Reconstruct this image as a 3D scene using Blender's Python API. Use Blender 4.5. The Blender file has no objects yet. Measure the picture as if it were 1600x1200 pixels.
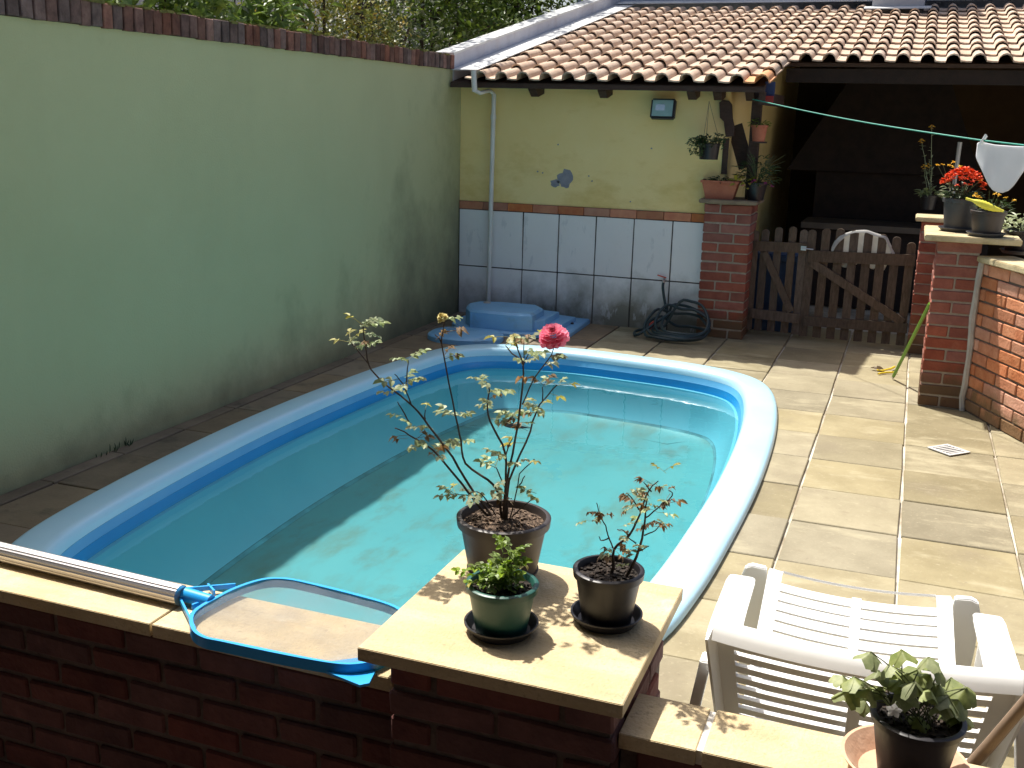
import bpy, bmesh, math, random
from mathutils import Vector, Matrix, noise as mnoise
random.seed(7)
S = bpy.context.scene
col = S.collection
PI = math.pi

# ------------------------------------------------------------------ camera
H = 1.85
YAW, PIT, ROL = math.radians(-20.269), math.radians(14.275), math.radians(-1.478)
FPX = 1650.0
fw = Vector((math.sin(YAW)*math.cos(PIT), math.cos(YAW)*math.cos(PIT), -math.sin(PIT)))
r0 = Vector((math.cos(YAW), -math.sin(YAW), 0)); d0 = fw.cross(r0)
RT = math.cos(ROL)*r0 + math.sin(ROL)*d0
DN = -math.sin(ROL)*r0 + math.cos(ROL)*d0
CAM = Vector((0, 0, H))
cam = bpy.data.cameras.new('camera'); cam.lens = FPX/1600*36; cam.sensor_width = 36
cam.clip_start = 0.05; cam.clip_end = 2000
co = bpy.data.objects.new('camera', cam); col.objects.link(co)
M = Matrix((RT, -DN, -fw)).transposed().to_4x4(); M.translation = CAM
co.matrix_world = M
S.camera = co

# ------------------------------------------------------------------ sky, sun, exposure
SUN = Vector((-0.425, 0.30, 1.0)).normalized()
w = bpy.data.worlds.new('World'); S.world = w; w.use_nodes = True
nt = w.node_tree; nt.nodes.clear()
sk = nt.nodes.new('ShaderNodeTexSky'); sk.sky_type = 'NISHITA'; sk.sun_disc = False
sk.sun_elevation = math.asin(SUN.z); sk.sun_rotation = math.atan2(SUN.x, SUN.y) % (2*PI)
sk.dust_density = 4.0; sk.ozone_density = .6; sk.air_density = .8
bg = nt.nodes.new('ShaderNodeBackground'); bg.inputs[1].default_value = 0.115
wo = nt.nodes.new('ShaderNodeOutputWorld')
nt.links.new(sk.outputs[0], bg.inputs[0]); nt.links.new(bg.outputs[0], wo.inputs[0])
sl_ = bpy.data.lights.new('sun', 'SUN'); sl_.energy = 5.0; sl_.angle = math.radians(0.9); sl_.color = (1, .95, .86)
so = bpy.data.objects.new('sun', sl_); col.objects.link(so)
so.rotation_euler = SUN.to_track_quat('Z', 'Y').to_euler(); so.location = (-6, 8, 14)
vs = S.view_settings
vs.view_transform = 'Standard'; vs.look = 'None'; vs.exposure = 0.52; vs.gamma = 1.0; vs.use_curve_mapping = False

# ------------------------------------------------------------------ point helpers (where things stand, measured in the photograph)
def ray(x, y): return RT*((x-800)/FPX) + DN*((y-600)/FPX) + fw
def onz(x, y, z=0.): d = ray(x, y); return CAM + d*((z-H)/d.z)
def ony(x, y, Y): d = ray(x, y); return CAM + d*(Y/d.y)
def onx(x, y, X): d = ray(x, y); return CAM + d*(X/d.x)

# ------------------------------------------------------------------ materials
def mat(name, c1, c2=None, rough=.6, scale=6., bump=0., bscale=None, rnd=0., obj=False, spec=.5, detail=5.,
        stain=None, metal=0., translucent=0., stretch=None, lo=.35, hi=.65, coat=0.):
    """principled material; colour wanders between c1 and c2 by noise, each object shifts by rnd"""
    m = bpy.data.materials.new(name); m.use_nodes = True
    n = m.node_tree.nodes; l = m.node_tree.links
    p = n['Principled BSDF']; out = n['Material Output']
    p.inputs['Roughness'].default_value = rough; p.inputs['Metallic'].default_value = metal
    p.inputs['Specular IOR Level'].default_value = spec; p.inputs['Coat Weight'].default_value = coat
    c2 = c2 or c1
    if obj:
        tc = n.new('ShaderNodeTexCoord'); oi = n.new('ShaderNodeObjectInfo')
        ad = n.new('ShaderNodeVectorMath'); ad.operation = 'MULTIPLY_ADD'
        ad.inputs[1].default_value = (91, 57, 33)
        l.new(oi.outputs['Random'], ad.inputs[0]); l.new(tc.outputs['Object'], ad.inputs[2]); vec = ad.outputs[0]
    else:
        g = n.new('ShaderNodeNewGeometry'); vec = g.outputs['Position']
    m['v'] = 1
    if stretch:
        mp = n.new('ShaderNodeMapping'); mp.inputs['Scale'].default_value = stretch; l.new(vec, mp.inputs[0]); nvec = mp.outputs[0]
    else: nvec = vec
    tn = n.new('ShaderNodeTexNoise'); tn.inputs['Scale'].default_value = scale; tn.inputs['Detail'].default_value = detail
    tn.inputs['Roughness'].default_value = .62
    l.new(nvec, tn.inputs['Vector'])
    cr = n.new('ShaderNodeValToRGB'); cr.color_ramp.elements[0].position = lo; cr.color_ramp.elements[1].position = hi
    cr.color_ramp.elements[0].color = (*c1, 1); cr.color_ramp.elements[1].color = (*c2, 1)
    l.new(tn.outputs['Fac'], cr.inputs[0]); colr = cr.outputs[0]
    if rnd:
        oi2 = n.new('ShaderNodeObjectInfo'); mr = n.new('ShaderNodeMapRange')
        mr.inputs[3].default_value = 1-rnd; mr.inputs[4].default_value = 1+rnd
        l.new(oi2.outputs['Random'], mr.inputs[0])
        hs = n.new('ShaderNodeHueSaturation'); l.new(mr.outputs[0], hs.inputs['Value']); l.new(colr, hs.inputs['Color'])
        wn = n.new('ShaderNodeTexWhiteNoise'); wn.noise_dimensions = '1D'; l.new(oi2.outputs['Random'], wn.inputs['W'])
        mr2 = n.new('ShaderNodeMapRange'); mr2.inputs[3].default_value = 1-rnd*.9; mr2.inputs[4].default_value = 1+rnd*.6
        l.new(wn.outputs['Value'], mr2.inputs[0]); l.new(mr2.outputs[0], hs.inputs['Saturation'])
        colr = hs.outputs[0]
    for st in (stain or []):
        # st: colour, noise scale, threshold lo/hi, strength, optional fn(n,l,vec)->mask socket
        t2 = n.new('ShaderNodeTexNoise'); t2.inputs['Scale'].default_value = st['scale']; t2.inputs['Detail'].default_value = 6
        t2.inputs['Roughness'].default_value = .65
        v2 = vec
        if st.get('stretch'):
            mp2 = n.new('ShaderNodeMapping'); mp2.inputs['Scale'].default_value = st['stretch']; l.new(vec, mp2.inputs[0]); v2 = mp2.outputs[0]
        l.new(v2, t2.inputs['Vector'])
        mr = n.new('ShaderNodeMapRange'); mr.inputs[1].default_value = st['lo']; mr.inputs[2].default_value = st['hi']
        mr.inputs[4].default_value = st['amt']
        src = t2.outputs['Fac']
        if st.get('mask'):
            mk = st['mask'](n, l); mu = n.new('ShaderNodeMath'); mu.operation = 'ADD'
            l.new(src, mu.inputs[0]); l.new(mk, mu.inputs[1]); src = mu.outputs[0]
        l.new(src, mr.inputs[0])
        mx = n.new('ShaderNodeMix'); mx.data_type = 'RGBA'
        l.new(mr.outputs[0], mx.inputs[0]); l.new(colr, mx.inputs[6]); mx.inputs[7].default_value = (*st['c'], 1); colr = mx.outputs[2]
    l.new(colr, p.inputs['Base Color'])
    if bump:
        tb = n.new('ShaderNodeTexNoise'); tb.inputs['Scale'].default_value = bscale or scale*5; tb.inputs['Detail'].default_value = 6
        l.new(vec, tb.inputs['Vector'])
        bp = n.new('ShaderNodeBump'); bp.inputs['Strength'].default_value = bump; bp.inputs['Distance'].default_value = .01
        l.new(tb.outputs['Fac'], bp.inputs['Height']); l.new(bp.outputs[0], p.inputs['Normal'])
    if translucent:
        tr = n.new('ShaderNodeBsdfTranslucent'); l.new(colr, tr.inputs[0])
        ms = n.new('ShaderNodeMixShader'); ms.inputs[0].default_value = translucent
        l.new(p.outputs[0], ms.inputs[1]); l.new(tr.outputs[0], ms.inputs[2]); l.new(ms.outputs[0], out.inputs[0])
    return m

def axis_mask(axis, a, b, va, vb):
    """ramp of a world coordinate, used to say where a stain sits"""
    def f(n, l):
        g = n.new('ShaderNodeNewGeometry'); sx = n.new('ShaderNodeSeparateXYZ'); l.new(g.outputs['Position'], sx.inputs[0])
        mr = n.new('ShaderNodeMapRange'); mr.inputs[1].default_value = a; mr.inputs[2].default_value = b
        mr.inputs[3].default_value = va; mr.inputs[4].default_value = vb
        l.new(sx.outputs[axis], mr.inputs[0]); return mr.outputs[0]
    return f
def sum_mask(*fs):
    def f(n, l):
        s = fs[0](n, l)
        for g in fs[1:]:
            a = n.new('ShaderNodeMath'); a.operation = 'ADD'; l.new(s, a.inputs[0]); l.new(g(n, l), a.inputs[1]); s = a.outputs[0]
        return s
    return f

MT = {}
MT['green'] = mat('sage_green_paint', (.45, .465, .255), (.475, .49, .275), .85, 1.1, .25, 90, stain=[
    dict(c=(.36, .37, .21), scale=1.0, lo=.5, hi=.9, amt=.35, stretch=(1, 1.6, .35)),
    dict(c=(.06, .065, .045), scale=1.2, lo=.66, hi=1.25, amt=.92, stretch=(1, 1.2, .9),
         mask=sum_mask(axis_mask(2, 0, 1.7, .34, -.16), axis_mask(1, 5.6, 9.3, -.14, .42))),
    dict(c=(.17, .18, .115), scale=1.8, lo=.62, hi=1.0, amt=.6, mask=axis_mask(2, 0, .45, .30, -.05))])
MT['capbrick'] = mat('dark_weathered_brick', (.10, .045, .035), (.20, .10, .075), .9, 14, .5, 60, rnd=.45, obj=True,
    stain=[dict(c=(.09, .09, .03), scale=20, lo=.62, hi=.75, amt=.8)])
MT['moss'] = mat('moss', (.10, .10, .02), (.22, .20, .05), .95, 40, .5, 200)
MT['yellow'] = mat('yellow_paint', (.86, .67, .28), (.88, .71, .33), .8, 2.2, .2, 110, stain=[
    dict(c=(.62, .42, .10), scale=2.2, lo=.5, hi=.78, amt=.6, stretch=(1.2, 1, 2.5), mask=axis_mask(2, 1.02, 1.7, .12, -.12)),
    dict(c=(.20, .16, .10), scale=26, lo=.77, hi=.79, amt=.85)])
MT['shadeplaster'] = mat('shade_dark_plaster', (.10, .06, .03), (.16, .10, .045), .9, 1.5)  # plaster of the covered corner, its dimness painted into the colour
MT['peel'] = mat('bare_cement', (.22, .23, .27), (.30, .31, .35), .9, 20, .4, 90)
MT['tile'] = mat('white_glazed_tile', (.80, .79, .78), (.83, .82, .81), .22, 3, .03, 10, rnd=.02, stain=[
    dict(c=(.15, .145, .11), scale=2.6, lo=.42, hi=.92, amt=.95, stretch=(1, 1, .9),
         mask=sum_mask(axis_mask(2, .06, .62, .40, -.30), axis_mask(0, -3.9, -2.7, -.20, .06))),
    dict(c=(.60, .61, .62), scale=5, lo=.60, hi=.66, amt=.5, stretch=(2.5, 1, .9))])
MT['tilejoint'] = mat('dark_joint', (.045, .04, .035), (.08, .07, .06), .9, 12)
MT['terraborder'] = mat('terracotta_border', (.42, .13, .06), (.52, .20, .09), .5, 9, .1, 40, rnd=.22, obj=True)
MT['brick'] = mat('red_brick', (.22, .062, .042), (.31, .105, .068), .85, 9, .5, 55, rnd=.2, obj=True, stain=[
    dict(c=(.45, .27, .19), scale=6, lo=.62, hi=.8, amt=.5),
    dict(c=(.11, .075, .035), scale=4, lo=.60, hi=.9, amt=.85, mask=axis_mask(2, .05, .46, .50, -.2))])
MT['brickorange'] = mat('orange_brick', (.46, .17, .085), (.60, .27, .15), .85, 10, .5, 55, rnd=.2, obj=True, stain=[
    dict(c=(.13, .09, .04), scale=4, lo=.60, hi=.9, amt=.85, mask=axis_mask(2, .05, .36, .46, -.2)),
    dict(c=(.12, .08, .05), scale=4, lo=.64, hi=.85, amt=.75, mask=axis_mask(2, .85, 1.02, -.2, .22))])
MT['brickfront'] = mat('deep_red_brick', (.105, .034, .029), (.16, .055, .043), .85, 9, .6, 50, rnd=.22, obj=True, stain=[
    dict(c=(.40, .25, .18), scale=7, lo=.68, hi=.8, amt=.4)])
MT['mortar'] = mat('mortar', (.30, .26, .20), (.40, .35, .28), .95, 20, .5, 90)
MT['mortardark'] = mat('dark_mortar', (.10, .075, .06), (.16, .12, .095), .95, 20, .5, 90)
MT['grout'] = mat('pale_grout', (.62, .58, .50), (.75, .71, .62), .9, 15, .3, 80)
MT['paver'] = mat('sandstone_paver', (.225, .19, .108), (.315, .272, .165), 0.7, 2.6, .22, 60, rnd=.19, obj=True, stain=[
    dict(c=(.46, .41, .27), scale=2.2, lo=.54, hi=.74, amt=.75, stretch=(1, 2.2, 1)),
    dict(c=(.20, .165, .11), scale=1.7, lo=.54, hi=.74, amt=.65),
    dict(c=(.13, .10, .07), scale=24, lo=.66, hi=.76, amt=.6), dict(c=(.44, .39, .26), scale=45, lo=.58, hi=.72, amt=.45), dict(c=(.20, .16, .10), scale=11, lo=.60, hi=.75, amt=.5)])
MT['paverdark'] = mat('dark_blotched_paver', (.17, .125, .08), (.26, .195, .125), .75, 2.6, .22, 60, rnd=.15, obj=True, stain=[
    dict(c=(.36, .28, .17), scale=2.2, lo=.60, hi=.8, amt=.5), dict(c=(.06, .05, .035), scale=6, lo=.56, hi=.75, amt=.7)])  # darker, browner paver for the left and far left stones
MT['earth'] = mat('ground_earth', (.24, .20, .14), (.32, .27, .19), .95, 3, .3, 50, stain=[
    dict(c=(.66, .62, .53), scale=2.2, lo=.40, hi=.60, amt=.9)])
MT['cap'] = mat('sandstone_cap', (.52, .40, .22), (.66, .54, .33), .75, 3.0, .45, 130, stretch=(1.2, 3.4, 3), stain=[
    dict(c=(.58, .40, .17), scale=4.5, lo=.55, hi=.72, amt=.5, stretch=(1, 3, 1)),
    dict(c=(.36, .27, .16), scale=75, lo=.56, hi=.68, amt=.6), dict(c=(.40, .33, .22), scale=5, lo=.56, hi=.75, amt=.5), dict(c=(.76, .66, .46), scale=9, lo=.6, hi=.72, amt=.5)])
MT['capstone'] = mat('weathered_cap', (.45, .36, .20), (.58, .49, .30), .85, 9, .4, 80, stain=[
    dict(c=(.18, .15, .09), scale=8, lo=.55, hi=.75, amt=.7)])
MT['capdark'] = mat('weathered_dark_cap', (.20, .15, .10), (.30, .23, .15), .9, 9, .4, 80)
MT['rim'] = mat('pale_blue_gelcoat', (.42, .71, .89), (.48, .75, .90), .32, 2.5, .03, 60, coat=.2, stain=[
    dict(c=(.52, .72, .80), scale=9, lo=.58, hi=.8, amt=.5)])
MT['rimface'] = mat('shaded_blue_gelcoat', (.10, .40, .72), (.13, .44, .75), .32, 3, coat=.2)  # ledge painted a deeper blue because its face turns from the light
MT['band'] = mat('blue_gelcoat_band', (.0, .24, .60), (.004, .27, .65), .3, 3, coat=.2)
MT['basin'] = mat('turquoise_gelcoat', (.07, .285, .30), (.09, .32, .33), .45, 1.2, stain=[
    dict(c=(.11, .17, .12), scale=1.5, lo=.52, hi=.70, amt=.75, stretch=(1.5, .6, 1)),
    dict(c=(.10, .15, .11), scale=3.4, lo=.55, hi=.72, amt=.6, stretch=(1.6, .8, 1))])
MT['basinwall'] = mat('blue_gelcoat_wall', (.14, .45, .56), (.16, .49, .59), .4, 1.2)
MT['dirtline'] = mat('settled_dirt', (.05, .17, .19), (.13, .40, .47), .9, 3)
MT['filter'] = mat('blue_fibreglass', (.18, .43, .72), (.23, .48, .74), .5, 4, .1, 40, stain=[
    dict(c=(.16, .22, .24), scale=5, lo=.55, hi=.8, amt=.6)])
MT['plasticwhite'] = mat('white_plastic', (.85, .85, .83), (.88, .88, .86), .38, 5, .02, 40)
MT['pvc'] = mat('white_pvc', (.60, .60, .56), (.70, .70, .66), .5, 4, stain=[dict(c=(.35, .32, .25), scale=6, lo=.55, hi=.8, amt=.5, stretch=(1, 1, .3))])
MT['rooftile'] = mat('clay_roof_tile', (.47, .335, .24), (.55, .43, .325), .8, 7, .35, 60, rnd=.12, obj=True, stain=[
    dict(c=(.62, .48, .42), scale=5, lo=.56, hi=.75, amt=.4), dict(c=(.26, .20, .14), scale=9, lo=.62, hi=.8, amt=.45)])
MT['rooftileend'] = mat('orange_clay_tile', (.60, .27, .11), (.68, .35, .16), .75, 9, .3, 60)
MT['darkwood'] = mat('dark_stained_wood', (.035, .018, .012), (.06, .032, .022), .7, 8, .2, 50, stretch=(2, 2, 9))
MT['gatewood'] = mat('weathered_gate_wood', (.085, .06, .04), (.14, .10, .07), .85, 12, .4, 60, stretch=(4, 4, 1), rnd=.18, obj=True)
MT['flash'] = mat('galvanised_flashing', (.52, .54, .55), (.62, .64, .64), .55, 6, .1, 30, stain=[dict(c=(.35, .37, .40), scale=5, lo=.5, hi=.75, amt=.6)])
MT['whitewash'] = mat('dirty_whitewash', (.46, .47, .53), (.56, .57, .62), .85, 2.5, .2, 60, stain=[dict(c=(.40, .35, .36), scale=4, lo=.5, hi=.75, amt=.6, stretch=(1, 1, .4))])
MT['bluewall'] = mat('blue_grey_plaster', (.26, .31, .42), (.32, .37, .47), .9, 2.5, .2, 60)
MT['greyhouse'] = mat('grey_plaster', (.36, .36, .38), (.44, .44, .45), .9, 2, .2, 50)
MT['blackpot'] = mat('black_plastic', (.012, .011, .014), (.02, .018, .022), .42, 9, .05, 60)
MT['brownpot'] = mat('dark_brown_plastic', (.032, .025, .024), (.046, .036, .034), .45, 9, .05, 60)
MT['greypot'] = mat('charcoal_plastic', (.05, .05, .055), (.07, .07, .075), .5, 9, .05, 60)
MT['greenpot'] = mat('bottle_green_plastic', (.012, .075, .06), (.02, .10, .08), .4, 9, .05, 60)
MT['terracotta'] = mat('terracotta', (.36, .11, .06), (.45, .16, .09), .8, 9, .2, 60)
MT['pinkclay'] = mat('pale_terracotta', (.58, .33, .20), (.68, .45, .31), .8, 8, .2, 60, stain=[dict(c=(.62, .20, .12), scale=7, lo=.6, hi=.75, amt=.6)])
MT['soil'] = mat('brown_soil', (.06, .038, .024), (.36, .25, .17), .95, 110, .9, 200, lo=.45, hi=.75)
MT['soildark'] = mat('dark_soil', (.018, .013, .01), (.10, .07, .05), .95, 55, .8, 150, lo=.45, hi=.8)
MT['stem'] = mat('brown_stem', (.035, .022, .015), (.07, .045, .03), .7, 30, .2)
MT['stemgreen'] = mat('green_stem', (.07, .09, .03), (.12, .13, .05), .7, 30)
MT['leafrose'] = mat('pale_rose_leaf', (.24, .31, .12), (.40, .44, .26), .5, 30, rnd=.25, obj=True, translucent=.3)
MT['leafyellow'] = mat('yellowing_leaf', (.36, .34, .05), (.45, .40, .10), .5, 30, rnd=.2, obj=True, translucent=.35)
MT['leafbrown'] = mat('withered_leaf', (.16, .08, .025), (.30, .20, .09), .7, 40, rnd=.35, obj=True, translucent=.2)
MT['leafgreen'] = mat('fresh_green_leaf', (.14, .24, .03), (.26, .36, .06), .45, 30, rnd=.25, obj=True, translucent=.35)
MT['leafbegonia'] = mat('olive_clover_leaf', (.21, .26, .09), (.35, .39, .16), .5, 60, rnd=.25, obj=True, translucent=.3)
MT['leafdark'] = mat('dark_foliage', (.025, .05, .015), (.05, .09, .03), .5, 30, rnd=.25, translucent=.2)
MT['rosepink'] = mat('pink_petal', (.88, .20, .34), (.92, .42, .54), .55, 40, translucent=.45)
MT['rosecream'] = mat('cream_petal', (.65, .55, .20), (.75, .66, .32), .55, 25, translucent=.25)
MT['redbloom'] = mat('red_orange_petal', (.75, .05, .01), (.85, .12, .02), .6, 60, translucent=.2)
MT['yellowbloom'] = mat('yellow_petal', (.80, .45, .02), (.85, .55, .05), .6, 40, translucent=.2)
MT['pinkbloom'] = mat('magenta_petal', (.6, .06, .3), (.7, .12, .4), .6, 40, translucent=.2)
MT['whitebloom'] = mat('white_petal', (.82, .82, .78), (.86, .86, .84), .6, 40, translucent=.2)
MT['alu'] = mat('brushed_aluminium', (.55, .52, .52), (.62, .60, .60), .32, 20, metal=.85, stretch=(.2, 8, 8))
MT['skimblue'] = mat('bright_blue_plastic', (.012, .32, .78), (.02, .37, .82), .35, 5)
MT['hose'] = mat('dark_green_hose', (.012, .03, .035), (.02, .045, .05), .4, 8)
MT['redplastic'] = mat('red_plastic', (.5, .05, .03), (.55, .08, .04), .5, 8)
MT['greenstick'] = mat('green_plastic_handle', (.12, .28, .02), (.18, .36, .04), .4, 8)
MT['yellowplastic'] = mat('yellow_plastic', (.75, .55, .02), (.8, .62, .05), .45, 8)
MT['lemonplastic'] = mat('lemon_plastic', (.75, .68, .05), (.8, .74, .10), .45, 8)
MT['lampblack'] = mat('lamp_housing', (.012, .012, .013), (.02, .02, .02), .45, 8)
MT['lampglass'] = mat('lamp_glass', (.22, .36, .34), (.30, .46, .43), .12, 6)
MT['lampmirror'] = mat('lamp_reflector', (.45, .52, .5), (.6, .66, .62), .25, 9, metal=.7)
MT['cloth'] = mat('white_cotton', (.80, .80, .82), (.84, .84, .86), .9, 8, .1, 200, translucent=.5)
MT['rag'] = mat('grey_white_rag', (.66, .65, .62), (.78, .77, .74), .95, 12, .4, 120, translucent=.5)
MT['line'] = mat('green_cord', (.02, .28, .20), (.03, .34, .25), .5, 9)
MT['string'] = mat('thin_string', (.20, .14, .08), (.25, .18, .10), .8, 9)
MT['steel'] = mat('steel_latch', (.5, .5, .5), (.6, .6, .6), .35, 9, metal=.8)
MT['grate'] = mat('painted_grate', (.50, .50, .48), (.60, .60, .58), .5, 9)
MT['binblue'] = mat('blue_plastic_bin', (.03, .07, .16), (.04, .09, .19), .5, 5)
MT['counter'] = mat('counter_stone', (.10, .08, .06), (.14, .11, .08), .6, 5)
MT['deepshade'] = mat('deep_shade_tone', (.014, .009, .007), (.025, .015, .011), .9, 9, .3, 40)  # near-black colour stands in for deep shade on barbecue and eave beam
MT['copperdark'] = mat('brown_wood_stick', (.20, .14, .095), (.27, .19, .13), .6, 9)
MT['cement'] = mat('cement_fillet', (.42, .40, .36), (.52, .50, .45), .9, 9, .5, 60)
MT['terrace'] = mat('terrace_tiles', (.06, .04, .032), (.09, .06, .045), .6, 3)
MT['addedwall'] = mat('added_wall_plaster', (.14, .10, .07), (.18, .13, .09), .9, 2)
MT['navy'] = mat('navy_cloth', (.015, .03, .10), (.03, .05, .14), .8, 8)
MT['maroon'] = mat('maroon_cloth', (.22, .02, .02), (.28, .03, .03), .8, 8)

# foliage of the trees behind the wall: light and dark leaves by face position
def leafmat(name, a, b, c, sc):
    m = mat(name, a, b, .45, sc, translucent=.3, lo=.3, hi=.7)
    n = m.node_tree.nodes
    for r in n:
        if r.type == 'VALTORGB':
            e = r.color_ramp.elements.new(.5); e.color = (*c, 1)
    return m
MT['tree1'] = leafmat('broad_bright_leaves', (.07, .13, .03), (.28, .36, .05), (.13, .21, .04), 9)
MT['tree2'] = leafmat('small_orange_green_leaves', (.07, .10, .02), (.34, .20, .03), (.20, .22, .04), 9)
MT['tree3'] = leafmat('grey_green_leaves', (.05, .07, .035), (.16, .18, .09), (.09, .12, .05), 8)
MT['tree4'] = leafmat('deep_green_leaves', (.04, .08, .015), (.22, .30, .03), (.09, .15, .02), 7)

def water_mat():
    m = bpy.data.materials.new('pool_water'); m.use_nodes = True
    n = m.node_tree.nodes; l = m.node_tree.links; n.clear()
    o = n.new('ShaderNodeOutputMaterial')
    fr = n.new('ShaderNodeFresnel'); fr.inputs[0].default_value = 1.33
    t = n.new('ShaderNodeBsdfTransparent'); t.inputs[0].default_value = (.80, .92, .95, 1)
    g = n.new('ShaderNodeBsdfGlossy'); g.inputs['Roughness'].default_value = .02; g.inputs[0].default_value = (1, 1, 1, 1)
    mx = n.new('ShaderNodeMixShader')
    tx = n.new('ShaderNodeTexNoise'); tx.inputs['Scale'].default_value = 7; tx.inputs['Detail'].default_value = 2
    ge = n.new('ShaderNodeNewGeometry'); l.new(ge.outputs['Position'], tx.inputs[0])
    b = n.new('ShaderNodeBump'); b.inputs['Strength'].default_value = .06; b.inputs['Distance'].default_value = .02
    l.new(tx.outputs['Fac'], b.inputs['Height']); l.new(b.outputs[0], g.inputs['Normal']); l.new(b.outputs[0], fr.inputs['Normal'])
    l.new(fr.outputs[0], mx.inputs[0]); l.new(t.outputs[0], mx.inputs[1]); l.new(g.outputs[0], mx.inputs[2]); l.new(mx.outputs[0], o.inputs[0])
    return m
MT['water'] = water_mat()
def net_mat():
    m = bpy.data.materials.new('fine_net'); m.use_nodes = True
    n = m.node_tree.nodes; l = m.node_tree.links; n.clear()
    o = n.new('ShaderNodeOutputMaterial'); t = n.new('ShaderNodeBsdfTransparent')
    d = n.new('ShaderNodeBsdfDiffuse'); d.inputs[0].default_value = (.27, .30, .35, 1)
    tl = n.new('ShaderNodeBsdfTranslucent'); tl.inputs[0].default_value = (.45, .45, .48, 1)
    m1 = n.new('ShaderNodeMixShader'); m1.inputs[0].default_value = .3; l.new(d.outputs[0], m1.inputs[1]); l.new(tl.outputs[0], m1.inputs[2])
    tx = n.new('ShaderNodeTexNoise'); tx.inputs['Scale'].default_value = 9
    ge = n.new('ShaderNodeNewGeometry'); l.new(ge.outputs['Position'], tx.inputs[0])
    mr = n.new('ShaderNodeMapRange'); mr.inputs[1].default_value = .3; mr.inputs[2].default_value = .7; mr.inputs[3].default_value = .20; mr.inputs[4].default_value = .42
    l.new(tx.outputs['Fac'], mr.inputs[0])
    mx = n.new('ShaderNodeMixShader'); l.new(mr.outputs[0], mx.inputs[0]); l.new(t.outputs[0], mx.inputs[1]); l.new(m1.outputs[0], mx.inputs[2])
    l.new(mx.outputs[0], o.inputs[0]); return m
MT['net'] = net_mat()

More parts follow.
